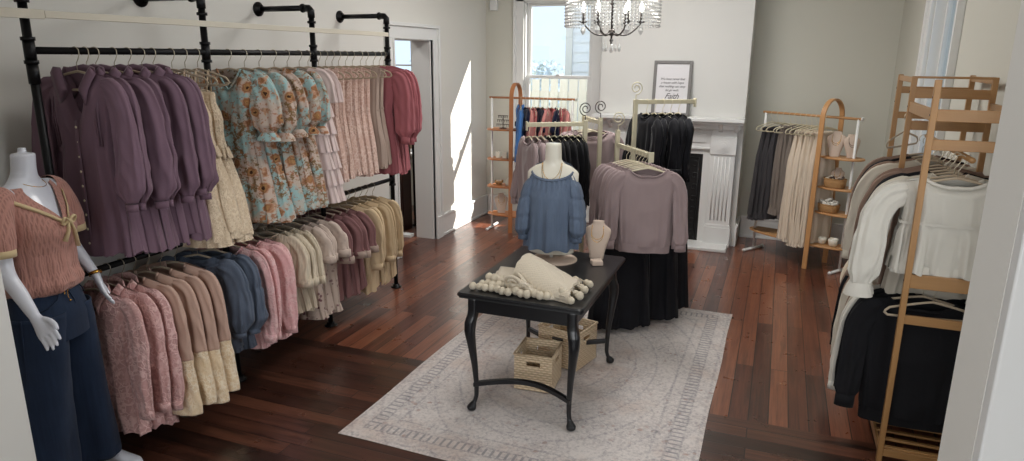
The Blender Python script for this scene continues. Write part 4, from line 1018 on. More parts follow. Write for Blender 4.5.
def torso_form(parent, m, top=.74, waist=.0):
    """bust-form with neck, built about the origin; z up from the hem"""
    tab = [(0.0, .150, .105, 0), (.08, .140, .098, 0), (.18, .120, .085, 0), (.30, .150, .105, -.012), (.38, .160, .110, -.018), (.45, .165, .085, 0), (.52, .165, .062, .012), (.555, .12, .055, .015), (.575, .065, .052, .015), (.60, .053, .05, .012), (.68, .050, .048, .006), (.70, .048, .046, .005)]
    rows = []
    for i in range(50):
        z = .70*i/49; w, d, c = interp(tab, z); rows.append([(w*math.cos(2*PI*j/36), c+d*math.sin(2*PI*j/36), z) for j in range(36)])
    return MB().rings(rows).build('torso', m, parent)
def bust_mannequin():
    r = thing('bust_mannequin', 'headless cream half mannequin on a round stand on the black table', 'mannequin', (-1.29, 4.08, TZ)); m = M['ceramic']
    MB().lathe([(.001, 0), (.15, 0), (.152, .006), (.145, .012), (.03, .016), (.001, .016)], (0.02, 0, 0), 40).build('base', M['linenbust'], r)
    MB().tube([(0, 0, .01), (0, 0, .16)], .013, 14).build('pole', M['whitemetal'], r)
    to = torso_form(r, m); to.location = (0, 0, .06); 
    for k, (dz, w) in enumerate(((.10, .075), (.15, .082))):
        pts = []
        for i in range(25):
            a = PI*i/24; pts.append((w*.78*math.cos(a)*(1+.1*math.sin(a)), -.028-.058*math.sin(a), .06+.585-dz*math.sin(a)))
        MB().tube(pts, .0016, 5).build('necklace', M['gold'], r)
    MB().ball((0, -.095, .06+.425), .008, 8, 5).build('pendant', M['gold'], r)
    # blouse
    b = thing('chambray_blouse', 'mid blue chambray blouse with gathered neck on the half mannequin', 'blouse', (-1.29, 4.08, TZ)); mb = MB(); rows = []
    tab = [(.60, .150, .090), (.585, .160, .094), (.54, .178, .110), (.46, .185, .135), (.36, .185, .145), (.2, .185, .140), (.10, .198, .146), (.04, .205, .150)]
    tabz = sorted(tab); 
    for i in range(44):
        t = i/43; z = lerp(.605, .095, t); w, d = interp(tabz, z); row = []
        for j in range(120):
            u = 2*PI*j/120; f = .0055*math.sin(26*u)*math.exp(-((t-.06)/.1)**2)+.011*math.sin(9*u+1+2*t)*smooth((t-.2)/.8)+.005*math.sin(17*u+3)*smooth(t)
            row.append(((w+f)*math.cos(u), (d+f)*math.sin(u)-.008, z+(.048*math.sin(u)-.018)*(1-t)**2+.006*math.sin(9*u)*t))
        rows.append(row)
    mb.rings(rows, cap=False).build('body', M['chambray'], b)
    rows = []
    for k in range(6):
        t = k/5; rows.append([((.146+.009*math.sin(PI*t)+.004*math.sin(40*u*.0524))*math.cos(u*.0524), (.087+.009*math.sin(PI*t))*math.sin(u*.0524)-.008, .587+.048*math.sin(u*.0524)+.020*t-.010) for u in range(120)])
    mb = MB().rings(rows, cap=False); mb.build('gathered_neckline', M['chambray'], b)
    MB().box(-.004, .004, -.158, -.150, .10, .36).build('front_seam', M['chambray'], b, smooth=False)
    for s_ in (-1, 1):
        rows = []; N = 34
        for i in range(N+1):
            t = i/N; r_, = interp([(0, .045), (.1, .07), (.28, .078), (.31, .068), (.36, .082), (.6, .088), (.66, .078), (.7, .086), (.88, .08), (.96, .05), (1, .04)], t)
            px = s_*(.140+.058*math.sin(t*PI/2)**.7); pz = .545-.37*t; py = -.01-.05*t; row = []
            for j in range(40):
                u = 2*PI*j/40; q = r_+.006*math.sin(11*u+s_)*(.3+t)+.003*math.sin(17*u); row.append((px+q*.75*math.cos(u), py+q*.95*math.sin(u), pz+.01*math.cos(u)*-s_))
            rows.append(row)
        sl = MB().rings(rows).build('sleeve', M['chambray'], b)
        MB().tube([(s_*.197, -.06, .18), (s_*.197, -.062, .145)], .040, 16).build('cuff', M['chambray'], sl)
    for o in (r, b): o.rotation_euler = (0, 0, .12); o.location.x = -1.305
    b.scale = (.88, 1, 1)
bust_mannequin()

# ------------------------------------------------------------------ wicker baskets under the table
def basket(loc, rz, w, d, h, label, mat='wickerl', group=None, t=.008, hole=True):
    r = thing('storage_basket', label, 'basket', loc, rz, group); m = M[mat]
    def side(nm, ww, Mx):
        mb = MB(); tw = 1.0
        hx, hz0, hz1 = .045, h*.70, h*.82
        if hole:
            mb.box(-ww, ww, 0, t, 0, hz0, Mx); mb.box(-ww, -hx, 0, t, hz0, hz1, Mx); mb.box(hx, ww, 0, t, hz0, hz1, Mx); mb.box(-ww, ww, 0, t, hz1, h, Mx)
        else: mb.box(-ww, ww, 0, t, 0, h, Mx)
        return mb.build(nm, m, r, smooth=False)
    side('side_panel', w/2, Matrix.Translation((0, -d/2, 0))); side('side_panel', w/2, Matrix.Translation((0, d/2-t, 0)))
    side('side_panel', d/2-t, Matrix.Translation((-w/2, 0, 0)) @ RZ(PI/2) @ Matrix.Translation((0, -t, 0))); side('side_panel', d/2-t, Matrix.Translation((w/2, 0, 0)) @ RZ(PI/2))
    MB().box(-w/2+t, w/2-t, -d/2+t, d/2-t, 0, t).build('bottom', m, r, smooth=False)
    pts = [(-w/2, -d/2, h), (w/2, -d/2, h), (w/2, d/2, h), (-w/2, d/2, h)]
    mb = MB()
    for a, b in zip(pts, pts[1:]+pts[:1]): mb.tube([a, b], .0085, 8)
    mb.build('rim', m, r)
    return r
basket((-1.285, 3.80, .016), math.radians(4), .245, .26, .235, 'square cream woven basket with handle slots, nearest under the table', group=None)
basket((-1.21, 4.20, .016), math.radians(-14), .30, .28, .26, 'square cream woven basket behind the first one under the table')

# ------------------------------------------------------------------ cream four way rack in the middle of the room
CR = Vector((-1.27, 5.42, 0)); ANG = math.atan2(-.83, .56)
def four_way():
    r = thing('four_way_rack', 'cream metal four way clothes rack with spiral finials behind the black table', 'clothes rack', CR, ANG); m = M['rackcream']
    # local +X = arm towards the camera; +Y = right arm, -X back arm, -Y left arm
    arms = [(0, .20, .84, 1.385, 1.50, 'front'), (1, .22, .74, 1.70, 1.72, 'right'), (2, .20, .62, 1.52, 1.56, 'back'), (3, .20, .68, 1.53, 1.56, 'left')]
    MB().box(-.36, .36, -.02, .02, .02, .05).box(-.02, .02, -.36, .36, .02, .05).build('base', m, r, smooth=False, bevel=.003)
    for a in arms:
        k, p, e, zr, zt, nm = a; Rm = RZ(k*PI/2)
        post = MB().box(p-.016, p+.016, -.016, .016, .05, zt, Rm).build('post', m, r, smooth=False, bevel=.003)
        MB().box(p-.36*.5, p+.02, -.014, .014, .30, .33, Rm).build('brace', m, post, smooth=False, bevel=.002)
        rod = MB().box(p-.02, e, -.010, .010, zr-.017, zr+.017, Rm).build('arm', m, r, smooth=False, bevel=.003)
        MB().box(e-.004, e+.006, -.02, .02, zr-.045, zr+.026, Rm).build('arm_stop', m, rod, smooth=False, bevel=.002)
        pts = []; h = .13
        for i in range(46):
            t = i/45; 
            if t < .2: pts.append((p, 0, zt-.01+h*.35*t/.2))
            else:
                q = (t-.2)/.8; an = -PI/2+q*3.6*PI; rad = .055*(1-.78*q); pts.append((p+rad*math.cos(an)*1.0, 0, zt-.01+h*.35+.055+rad*math.sin(an)))
        # turn the spiral to stand across the view
        pts = [Rm @ Vector((p, (x-p), z)) for x, y, z in pts] if k % 2 == 0 else [Rm @ Vector((x, y, z)) for x, y, z in pts]
        MB().tube(pts, .0042, 8).build('spiral_finial', M['steel' if k in (2, 3) else 'rackcream'], post)
    return r
four_way()
def along(k, d, z): 
    a = ANG+k*PI/2; return (CR.x+d*math.cos(a), CR.y+d*math.sin(a), z), a+PI/2-PI if False else a+PI/2
# garments face outward along the arm: local -Y -> arm direction  => rz = angle + 90deg
P_sw = variants(g_sweater, 3, L=.70); P_vl = variants(g_skirt, 2, 'black_velvet', 'long_velvet_skirt', 1.28, .13, .25, 201, 1.3, top=-.16, frill=False)
PF = 'on the front arm of the four way rack'
for i, d in enumerate((.80, .745, .69, .635, .58, .52, .46, .40)):
    p, rz = along(0, d, 1.385); rz -= (.42, .2, .1, .05, 0, 0, 0, 0)[i]
    hang(P_sw, H_CREAM, p, rz, f'lilac grey boat neck sweater, {ORD(i)} from the front, cream rack front arm', 'lilac grey sweaters', f'cream hanger of the {ORD(i)} lilac grey sweater, front arm of the rack', 'cream hangers', rod_r=.02, jit=.04, sc=(.83, 1, .93))
for i, (xx, yy) in enumerate(((-1.0, 4.86), (-.84, 5.16), (-.80, 5.38))):
    p, rz = (xx, yy, 1.34), ANG+PI/2-(.1, .3, .5)[i]
    hang(P_vl, None, p, rz, f'long black velvet skirt, {ORD(i)} from the front, hanging below the lilac sweaters', 'long black velvet skirts', None, rod_r=.02)
P_bs = variants(g_shirt, 2, 'black_cloth', 'black_knit_blouse', .62, seed=210, coll=False, nk=(.09, .05, .02, 2), hemw=.21)
for i, d in enumerate((.66, .61, .56)):
    p, rz = along(3, d, 1.53)
    hang(P_sw, H_CREAM, p, rz, f'lilac grey sweater, {ORD(i)} from the left behind the half mannequin', 'lilac grey sweaters on the left arm', f'cream hanger of the {ORD(i)} lilac grey sweater on the left arm of the rack', 'cream hangers', rod_r=.02, jit=.04, sc=.95)
for i, d in enumerate((.50, .45, .40, .35, .30, .25)):
    p, rz = along(3, d, 1.53)
    hang(P_bs, H_CREAM, p, rz, f'black top, {ORD(i)} from the left on the cream rack left arm', 'black tops on the left arm', f'cream hanger of the {ORD(i)} black top on the left arm', 'cream hangers', rod_r=.02, jit=.04)
P_vt = variants(g_velvet_top, 3)
for i, d in enumerate((.60, .53, .46, .39, .32)):
    p, rz = along(1, d, 1.70)
    hang(P_vt, H_CREAM, p, rz+PI, f'black velvet blouse, {ORD(i)} from the right on the tall right arm before the fireplace', 'black velvet blouses', f'cream hanger of the {ORD(i)} black velvet blouse from the right', 'cream hangers', rod_r=.02, jit=.05)
P_vd = g_skirt('black_velvet', 'velvet_trousers', 1.12, .14, .19, 203, 1.2, top=-.16, frill=False, label_cat='trousers')
for i, d in enumerate((.60, .46)):
    p, rz = along(1, d, 1.42)
    hang(P_vd, None, p, rz+PI, f'black velvet wide trousers, {ORD(i)} from the right, hanging low before the firebox', 'black velvet trousers', None, rod_r=.02)
for i, d in enumerate((.56, .50, .44, .38)):
    p, rz = along(2, d, 1.52)
    hang(P_sw, H_CREAM, p, rz+PI, f'lilac grey sweater, {ORD(i)} from the window on the back arm of the cream rack', 'lilac grey sweaters on the back arm', f'cream hanger of the {ORD(i)} sweater from the window on the back arm', 'cream hangers', rod_r=.02, jit=.04, sc=.9)

# ------------------------------------------------------------------ bent birch display racks
def oval(w, d, n=48, p=1.0): return [(w*sp(math.cos(2*PI*i/n), p), d*sp(math.sin(2*PI*i/n), p)) for i in range(n)]
def birch_rack(loc, rz, label, L0, L1, archx, rodz, archz, shelves, basez, mirror=1, m='oak', mx='oak', aw=.17):
    """local X runs along the rod; arch stands at archx spanning y; white poles at L0 and L1; shelves between archx and L1"""
    r = thing('display_rack', label, 'clothes rack', loc, rz); wd = M[m]
    MB().tube([(L0-.03, 0, rodz), (L1+.03, 0, rodz)], .0125, 14).build('hanging_rod', M[mx], r)
    MB().lathe([(.001, 0), (.019, 0), (.019, .012), (.001, .012)], (0, 0, 0), 18).build('rod_cap', M['whitemetal'], r, loc=(L1+.03, 0, rodz)).rotation_euler = (0, PI/2, 0)
    # arch: flat strip
    path = []; w = aw; rr = w; H = archz
    for i in range(8): path.append((-w-.015*(1-i/7), (H-rr)*i/7))
    for i in range(1, 24): a = PI-PI*i/24; path.append((w*math.cos(a), H-rr+rr*math.sin(a)))
    for i in range(8): path.append((w+.015*(i/7), (H-rr)*(1-i/7)))
    rows = []
    for i, (y, z) in enumerate(path):
        a = path[max(i-1, 0)]; b = path[min(i+1, len(path)-1)]; t = Vector((b[0]-a[0], b[1]-a[1])).normalized(); n = Vector((-t.y, t.x))*.008
        rows.append([(archx-.024, y-n.x, z-n.y), (archx+.024, y-n.x, z-n.y), (archx+.024, y+n.x, z+n.y), (archx-.024, y+n.x, z+n.y)])
    MB().rings(rows).build('arch', wd, r, smooth='auto', bevel=.002)
    for x, nm in ((L0, 'left'), (L1, 'right')):
        pole = MB().tube([(x, 0, .03), (x, 0, rodz)], .0125, 14).build('pole', M['whitemetal'], r)
        MB().tube([(x, -.17, .018), (x, .17, .018)], .015, 12).tube([(x, -.175, .018), (x, -.155, .018)], .018, 12).tube([(x, .155, .018), (x, .175, .018)], .018, 12).build('foot', M['whitemetal'], pole)
    xm, hw = (L0+L1)/2, abs(L1-L0)/2+.05
    for nm, c, w_, d_, z in [('base_shelf', xm, hw, .15, basez)]+[('shelf', (archx+L1)/2+(.02 if L1 > archx else -.02), abs(L1-archx)/2+.075, .125, z) for z in shelves]:
        ov = oval(w_, d_, 56, .8)
        MB().rings([[(c+x*s_, y*s_, z+h) for x, y in ov] for s_, h in ((.985, -.018), (1, -.014), (1, -.004), (.985, 0))]).build(nm, M[mx], r, smooth=False)
    return r
# right one
RA = math.atan2(-.55, .84); RC = Vector((-.13, 7.71, 0))
def on_rack(c, a, x, y, z): v = RZ(a) @ Vector((x, y, 0)); return (c.x+v.x, c.y+v.y, z)
birch_rack(RC, RA, 'bent wood and white pole display rack standing right of the fireplace', 0, .99, .73, 1.50, 1.67, (1.13, .835, .585), .25, aw=.17)
P_gs = variants(g_skirt, 2, 'greyskirt', 'charcoal_skirt', 1.04, .12, .19, 301, top=-.15, folds=10); P_ts = variants(g_skirt, 2, 'taupeskirt', 'mushroom_dress', 1.02, .13, .16, 302, top=-.12, label_cat='dress'); P_cs = variants(g_skirt, 3, 'creamskirt', 'cream_skirt', 1.22, .13, .20, 303, 1.0, top=-.15)
BR = 'on the right birch rack'
def hook_row(proto, hanger, c, a, xs, z, desc, place, group, hgroup='cream hangers', rod=.013, jit=.12, face=PI/2, sc=1, cat=None):
    for i, x in enumerate(xs):
        p = on_rack(c, a, x, 0, z)
        hang(proto, hanger, p, a-face-.30, f'{desc}, {ORD(i)} from the left {place}', group, f'pale hanger of the {ORD(i)} {desc.replace(" frill hem", "")} from the left {place}', hgroup, rod_r=rod, jit=jit, sc=sc)
hook_row(P_gs, H_CREAM, RC, RA, (.08, .15, .22), 1.50, 'charcoal ruffled skirt', BR, 'charcoal skirts')
hook_row(P_ts, H_CREAM, RC, RA, (.29, .35, .41), 1.50, 'mushroom grey dress', BR, 'mushroom dresses')
hook_row(P_cs, H_CREAM, RC, RA, (.47, .525, .58, .635, .68), 1.50, 'cream frill hem skirt', BR, 'cream skirts')
def on_shelf(x, y, z): return on_rack(RC, RA, x, y, z)
bust(on_shelf(.82, -.045, 1.131), RA+.35, .98, 'burlap necklace bust on the top shelf of the right birch rack', beads='gold')
bust(on_shelf(.965, .0, 1.131), RA+.85, .9, 'second burlap bust with dark beads, turned sideways near the white pole', beads='darkwood')
bust(on_shelf(.83, .03, .836), RA+.2, .72, 'small burlap bust behind the seagrass basket on the second shelf')
def oval_basket(loc, rz, w, d, h, label):
    r = thing('seagrass_basket', label, 'basket', loc, rz); n = 40; rows = []
    for s_, z in ((.86, 0), (.9, .01), (.97, h*.5), (1, h), (.94, h), (.9, h*.5), (.84, .012)): rows.append([(w*s_*sp(math.cos(2*PI*i/n), .7), d*s_*sp(math.sin(2*PI*i/n), .7), z) for i in range(n)])
    MB().rings(rows).build('basket_body', M['wickerd'], r); MB().tube([(w*.97*sp(math.cos(2*PI*i/n), .7), d*.97*sp(math.sin(2*PI*i/n), .7), h) for i in range(n)], .006, 8, loop=True).build('rim', M['wickerd'], r); return r
oval_basket(on_shelf(.86, -.045, .836), RA, .105, .07, .085, 'oval seagrass basket of bracelets on the second shelf of the right rack')
for k in range(4):
    p = on_shelf(.80+.04*k, -.045, .836+.085); mb = MB(); mb.tube([(.032*math.cos(a*.314), .02*math.sin(a*.314), .014*math.sin(a*.314*2)) for a in range(20)], .006, 7, loop=True)
    o = mb.build('bead_bracelet', M[('ceramic', 'darkwood', 'linenbust', 'steel')[k]], loc=p); o.rotation_euler = (.5, .3*k, k); tag(o, ['white', 'dark brown', 'beige', 'grey'][k]+' bracelet lying in the seagrass basket on the second shelf', 'bracelet', 'bracelets in the seagrass basket')
oval_basket(on_shelf(.82, -.03, .586), RA, .10, .075, .075, 'oval seagrass basket of white scrunchies on the third shelf')
for k in range(9):
    a = k*.9; p = on_shelf(.82+.055*math.cos(a)*(0 if k == 8 else 1), -.03+.035*math.sin(a)*(0 if k == 8 else 1), .586+.078+(.03 if k == 8 else .008*(k % 3))); rnd = random.Random(k); mb = MB(); R_ = .026
    mb.tube([(R_*math.cos(t*.2618), R_*math.sin(t*.2618), .004*math.sin(t*1.3)) for t in range(24)], [.014+.004*math.sin(t*2.1+k) for t in range(24)], 8, loop=True)
    o = mb.build('scrunchie', M['whitecloth'], loc=p); o.rotation_euler = (rnd.uniform(-.8, .8), rnd.uniform(-.8, .8), k); tag(o, 'white fabric scrunchie heaped in the third shelf basket', 'scrunchie', 'white scrunchies')
def cup(loc, label, s=1, m='ceramic', cat='cup'):
    r = thing('ribbed_cup', label, cat, loc); n = 40; rows = []
    for q, z in ((.026, 0), (.036, .008), (.042, .04), (.040, .068), (.037, .068), (.038, .04), (.03, .02), (.001, .018)): rows.append([(s*q*(1+.02*math.cos(14*2*PI*i/n))*math.cos(2*PI*i/n), s*q*(1+.02*math.cos(14*2*PI*i/n))*math.sin(2*PI*i/n), s*z) for i in range(n)])
    MB().rings(rows).build('cup_wall', M[m], r); MB().lathe([(.001, 0), (.036*s, 0), (.036*s, .004), (.001, .004)], (0, 0, s*.05), 24).build('wax', M['paper'], r); return r
cup(on_shelf(.79, -.02, .251), 'white ribbed candle cup on the base shelf, nearer the arch leg', 1.0); cup(on_shelf(.905, -.02, .251), 'white ribbed candle cup on the base shelf, nearer the white pole', 1.1)

# left one, by the back window
LA = math.radians(1.5); LC = Vector((-3.17, 7.50, 0))
birch_rack(LC, LA, 'copper toned bent wood display rack before the back window', 0, .98, .30, 1.58, 1.745, (), .20, m='oakdark', mx='oakdark', aw=.16)
def left_shelves():
    r = [o for o in S.objects if o.name.startswith('display_rack')][-1]
    for z in (1.22, .87, .54):
        ov = oval(.19, .125, 56, .8)
        MB().rings([[(.14+x*s_, y*s_, z+h) for x, y in ov] for s_, h in ((.985, -.018), (1, -.014), (1, -.004), (.985, 0))]).build('shelf', M['oakdark'], r, smooth=False)
left_shelves()
def lsh(x, y, z): return on_rack(LC, LA, x, y, z)
def earring_tree(loc, label, s=1):
    r = thing('earring_stand', label, 'earring stand', loc); m = M['darkwood']
    MB().lathe([(.001, 0), (.045, 0), (.045, .008), (.006, .012), (.006, .15), (.001, .15)], (0, 0, 0), 18).build('stem', m, r)
    for k, z in enumerate((.05, .10, .15)):
        w = .085-.01*k; b = MB().tube([(-w, 0, z), (w, 0, z)], .004, 8).build('bar', m, r)
        for q in range(7): x = -w+.01+2*(w-.01)*q/6; MB().tube([(x, -.004, z+.004), (x, -.007, z-.012), (x, -.004, z-.028)], .0035, 6).build('earring', M['darkwood' if q % 2 else 'steel'], b)
    return r
earring_tree(lsh(.14, 0, 1.221), 'dark tiered earring stand on the top shelf of the left birch rack')
for k, (x, w_) in enumerate(((.08, .05), (.17, .06), (.235, .04))):
    o = MB().box(-w_/2, w_/2, -.025, .025, 0, .075).build('trinket_box', M['ceramic'], smooth=False, bevel=.004, loc=lsh(x, 0, .871)); tag(o, ['small white box nearest the white pole on the second shelf by the window', 'widest white patterned box in the middle of the second shelf', 'slim white box beside the arch on the second shelf'][k], 'box')
    # ring of raised dots
b_ = thing('wooden_bowl', 'small tan bowl on the third shelf of the left birch rack', 'bowl', lsh(.09, 0, .541)); MB().lathe([(.001, 0), (.03, 0), (.034, .01), (.05, .03), (.055, .055), (.050, .055), (.045, .03), (.001, .012)], (0, 0, 0), 28).build('bowl_body', M['wickerd'], b_)
MB().ball((0, 0, .045), .035, 14, 8, (1, 1, .5)).build('contents', M['linenbust'], b_)
o = MB().lathe([(.001, 0), (.04, 0), (.045, .03), (.03, .07), (.012, .09), (.001, .092)], (0, 0, 0), 28).build('white_pouch', M['whitecloth'], loc=lsh(.22, -.01, .541)); tag(o, 'white cloth pouch beside the bowl on the third shelf by the window', 'pouch')
bust(lsh(.13, -.02, .201), LA+.45, .95, 'burlap necklace bust on the lowest shelf by the back window')
LW = 'on the window rack'
P_bl = g_shirt('blue', 'sky_blue_shirt', .72, seed=401, hemw=.19, sl_len=.5); P_nv = g_shirt('navy', 'navy_top', .55, seed=402, coll=False, nk=(.09, .05, .02, 2), sl_len=.2, cuffr=.07)
P_co = g_shirt('coral', 'coral_top', .6, seed=403, coll=False, nk=(.09, .05, .02, 2), sl_len=.3, cuffr=.06); P_rp = g_tank('redprint', 'red_print_dress', .75, 404, .18)
P_flo = P_flor
xs = .36
for proto, desc, key in ((P_bl, 'sky blue shirt', 0), (P_nv, 'navy short sleeved top', 0), (P_co, 'coral top', 0), (P_rp, 'red printed dress', 0), (P_nv, 'navy short sleeved top', 1), (P_rp, 'red printed dress', 1), (P_co, 'coral top', 1), (P_rp, 'red printed dress', 2), (P_nv, 'navy short sleeved top', 2), (P_rp, 'red printed dress', 3), (P_co, 'coral top', 2)):
    p = lsh(xs, 0, 1.58); lab = f'{desc}, {ORD(key)} of its kind from the left {LW}'
    hang(proto, H_CREAM, p, LA-PI/2+.35, lab, 'coloured tops by the window', f'cream hanger of the {ORD(key)} {desc} {LW}', 'cream hangers', rod_r=.013, jit=.2); xs += .054

# ------------------------------------------------------------------ bamboo rack on the right
BX0, BX1, BY0, BY1, BY2, BZ = .66, 1.03, 3.65, 4.28, 4.76, 1.96
def bamboo_rack():
    r = thing('bamboo_rack', 'two tier bamboo garment rack standing by the right wall', 'clothes rack', (BX0, BY0, 0)); m = M['bamboo']; mx = M['bamboo_x']; W_ = BX1-BX0
    for x in (0, W_):
        for y in (0, BY1-BY0, BY2-BY0): 
            p = MB().box(x-.014, x+.014, y-.012, y+.012, 0, BZ).build('post', m, r, smooth=False, bevel=.003)
            if x == 0:
                for z in (BZ-.08, BZ-.16, 1.0): MB().ball((0-.014, y, z), .006, 8, 5, (.4, 1, 1)).build('screw', M['darkwood'], p)
    for x in (0, W_):
        for z, h in ((1.80, .055), (.06, .04), (1.695, .0)):
            if h: MB().box(x-.008, x+.008, .0, BY1-BY0, z-h/2, z+h/2).build('side_rail', m, r, smooth=False, bevel=.002)
        for z, h in ((1.94, .03), (.06, .04)): MB().box(x-.008, x+.008, BY1-BY0, BY2-BY0, z-h/2, z+h/2).build('side_rail', m, r, smooth=False, bevel=.002)
    for y, zs in ((0, ((1.80, .055), (1.665, .05), (1.0, .07), (.80, .045), (.06, .04))), (BY1-BY0, ((1.955, .012), (1.87, .05), (1.70, .05), (1.0, .05), (.06, .04))), (BY2-BY0, ((1.87, .04), (1.72, .04), (.06, .04)))):
        for z, h in zs: MB().box(.0, W_, y-.009, y+.009, z-h/2, z+h/2).build('cross_rail', mx, r, smooth=False, bevel=.002)
    for z, nm in ((1.60, 'upper_rod'), (.985, 'lower_rod')):
        MB().tube([(W_/2, -.0, z), (W_/2, BY2-BY0, z)], .0135, 12).build(nm, m, r)
    for k in range(13): y = .02+(BY2-BY0-.04)*k/12; MB().box(.0, W_, y-.012, y+.012, .075, .087).build('bottom_slat', mx, r, smooth=False, bevel=.002)
    for k in range(4): x = .05+(W_-.1)*k/3; MB().box(x-.02, x+.02, 0, BY1-BY0, 1.775, 1.785).build('top_slat', m, r, smooth=False, bevel=.002)
bamboo_rack()
GX = .815
P_wb = variants(g_whiteblouse, 2); P_wt = variants(g_shirt, 2, 'offwhite', 'off_white_shirt', .72, seed=501, coll=False, nk=(.08, .05, .02, 2), hemw=.22, out=.15, out_r=.0); P_tn = variants(g_shirt, 3, 'tan', 'mocha_shirt', .86, seed=502, coll=False, nk=(.08, .06, .02, 2), hemw=.22, out=.14, out_r=.0, sl_len=.55)
P_bk = variants(g_shirt, 3, 'black_cloth', 'black_shirt', .78, seed=503, coll=False, nk=(.09, .05, .02, 2), hemw=.22, out=.15, out_r=.0); P_bsw = g_sweater('black_cloth', 'black_frayed_sweater', .74)
P_wc = g_shirt('whitecloth', 'white_shirt', .72, seed=504, coll=False, nk=(.08, .05, .02, 2), hemw=.22, out=.18, out_r=.0, sl_len=.6)
UB, LB = 'from the front, upper bamboo rod', 'from the front, lower bamboo rod'
seq = [(P_wb, 'white gauze blouse', 3.73), (P_wb, 'white gauze blouse', 3.81), (P_wt, 'off white shirt', 3.90), (P_bk, 'black long shirt', 3.98), (P_tn, 'mocha brown shirt', 4.07), (P_tn, 'mocha brown shirt', 4.16), (P_wt, 'off white shirt', 4.35), (P_tn, 'mocha brown shirt', 4.45), (P_bk, 'black long shirt', 4.55), (P_tn, 'mocha brown shirt', 4.66)]
cnt = {}
for pr, d, y in seq:
    k = cnt.get(d, 0); cnt[d] = k+1
    hang(pr, H_TAN, (GX, y, 1.60), .05, f'{d}, {ORD(k)} of its kind {UB}', d+'s on the bamboo rack', f'beige hanger of the {ORD(k)} {d.split(" with")[0]} {UB}', rod_r=.0135, jit=.05)
seq = [(P_bsw, 'black sweater', 3.78), (P_bk, 'black long shirt', 3.87), (P_bk, 'black long shirt', 3.95), (P_wc, 'white long sleeved shirt', 4.03), (P_wt, 'off white shirt', 4.14), (P_tn, 'mocha brown shirt', 4.23), (P_wt, 'off white shirt', 4.36), (P_tn, 'mocha brown shirt', 4.46), (P_bk, 'black long shirt', 4.56), (P_tn, 'mocha brown shirt', 4.66)]
cnt = {}
for pr, d, y in seq:
    k = cnt.get(d, 0); cnt[d] = k+1
    hang(pr, H_TAN, (GX-(.05 if pr is P_bsw else 0), y, .985), .05, f'{d}, {ORD(k)} of its kind {LB}', d+'s on the lower bamboo rod', f'beige hanger of the {ORD(k)} {d} {LB}', rod_r=.0135, jit=.05)
hang(None, H_TAN, (GX-.02, 3.70, .985), .1, '', '', 'empty beige hanger at the front of the lower bamboo rod', rod_r=.0135)
hang(None, H_TAN, (GX-.10, 4.72, 1.72), 1.1, '', '', 'empty beige hangers hooked at the far end of the bamboo rack', rod_r=.0135)

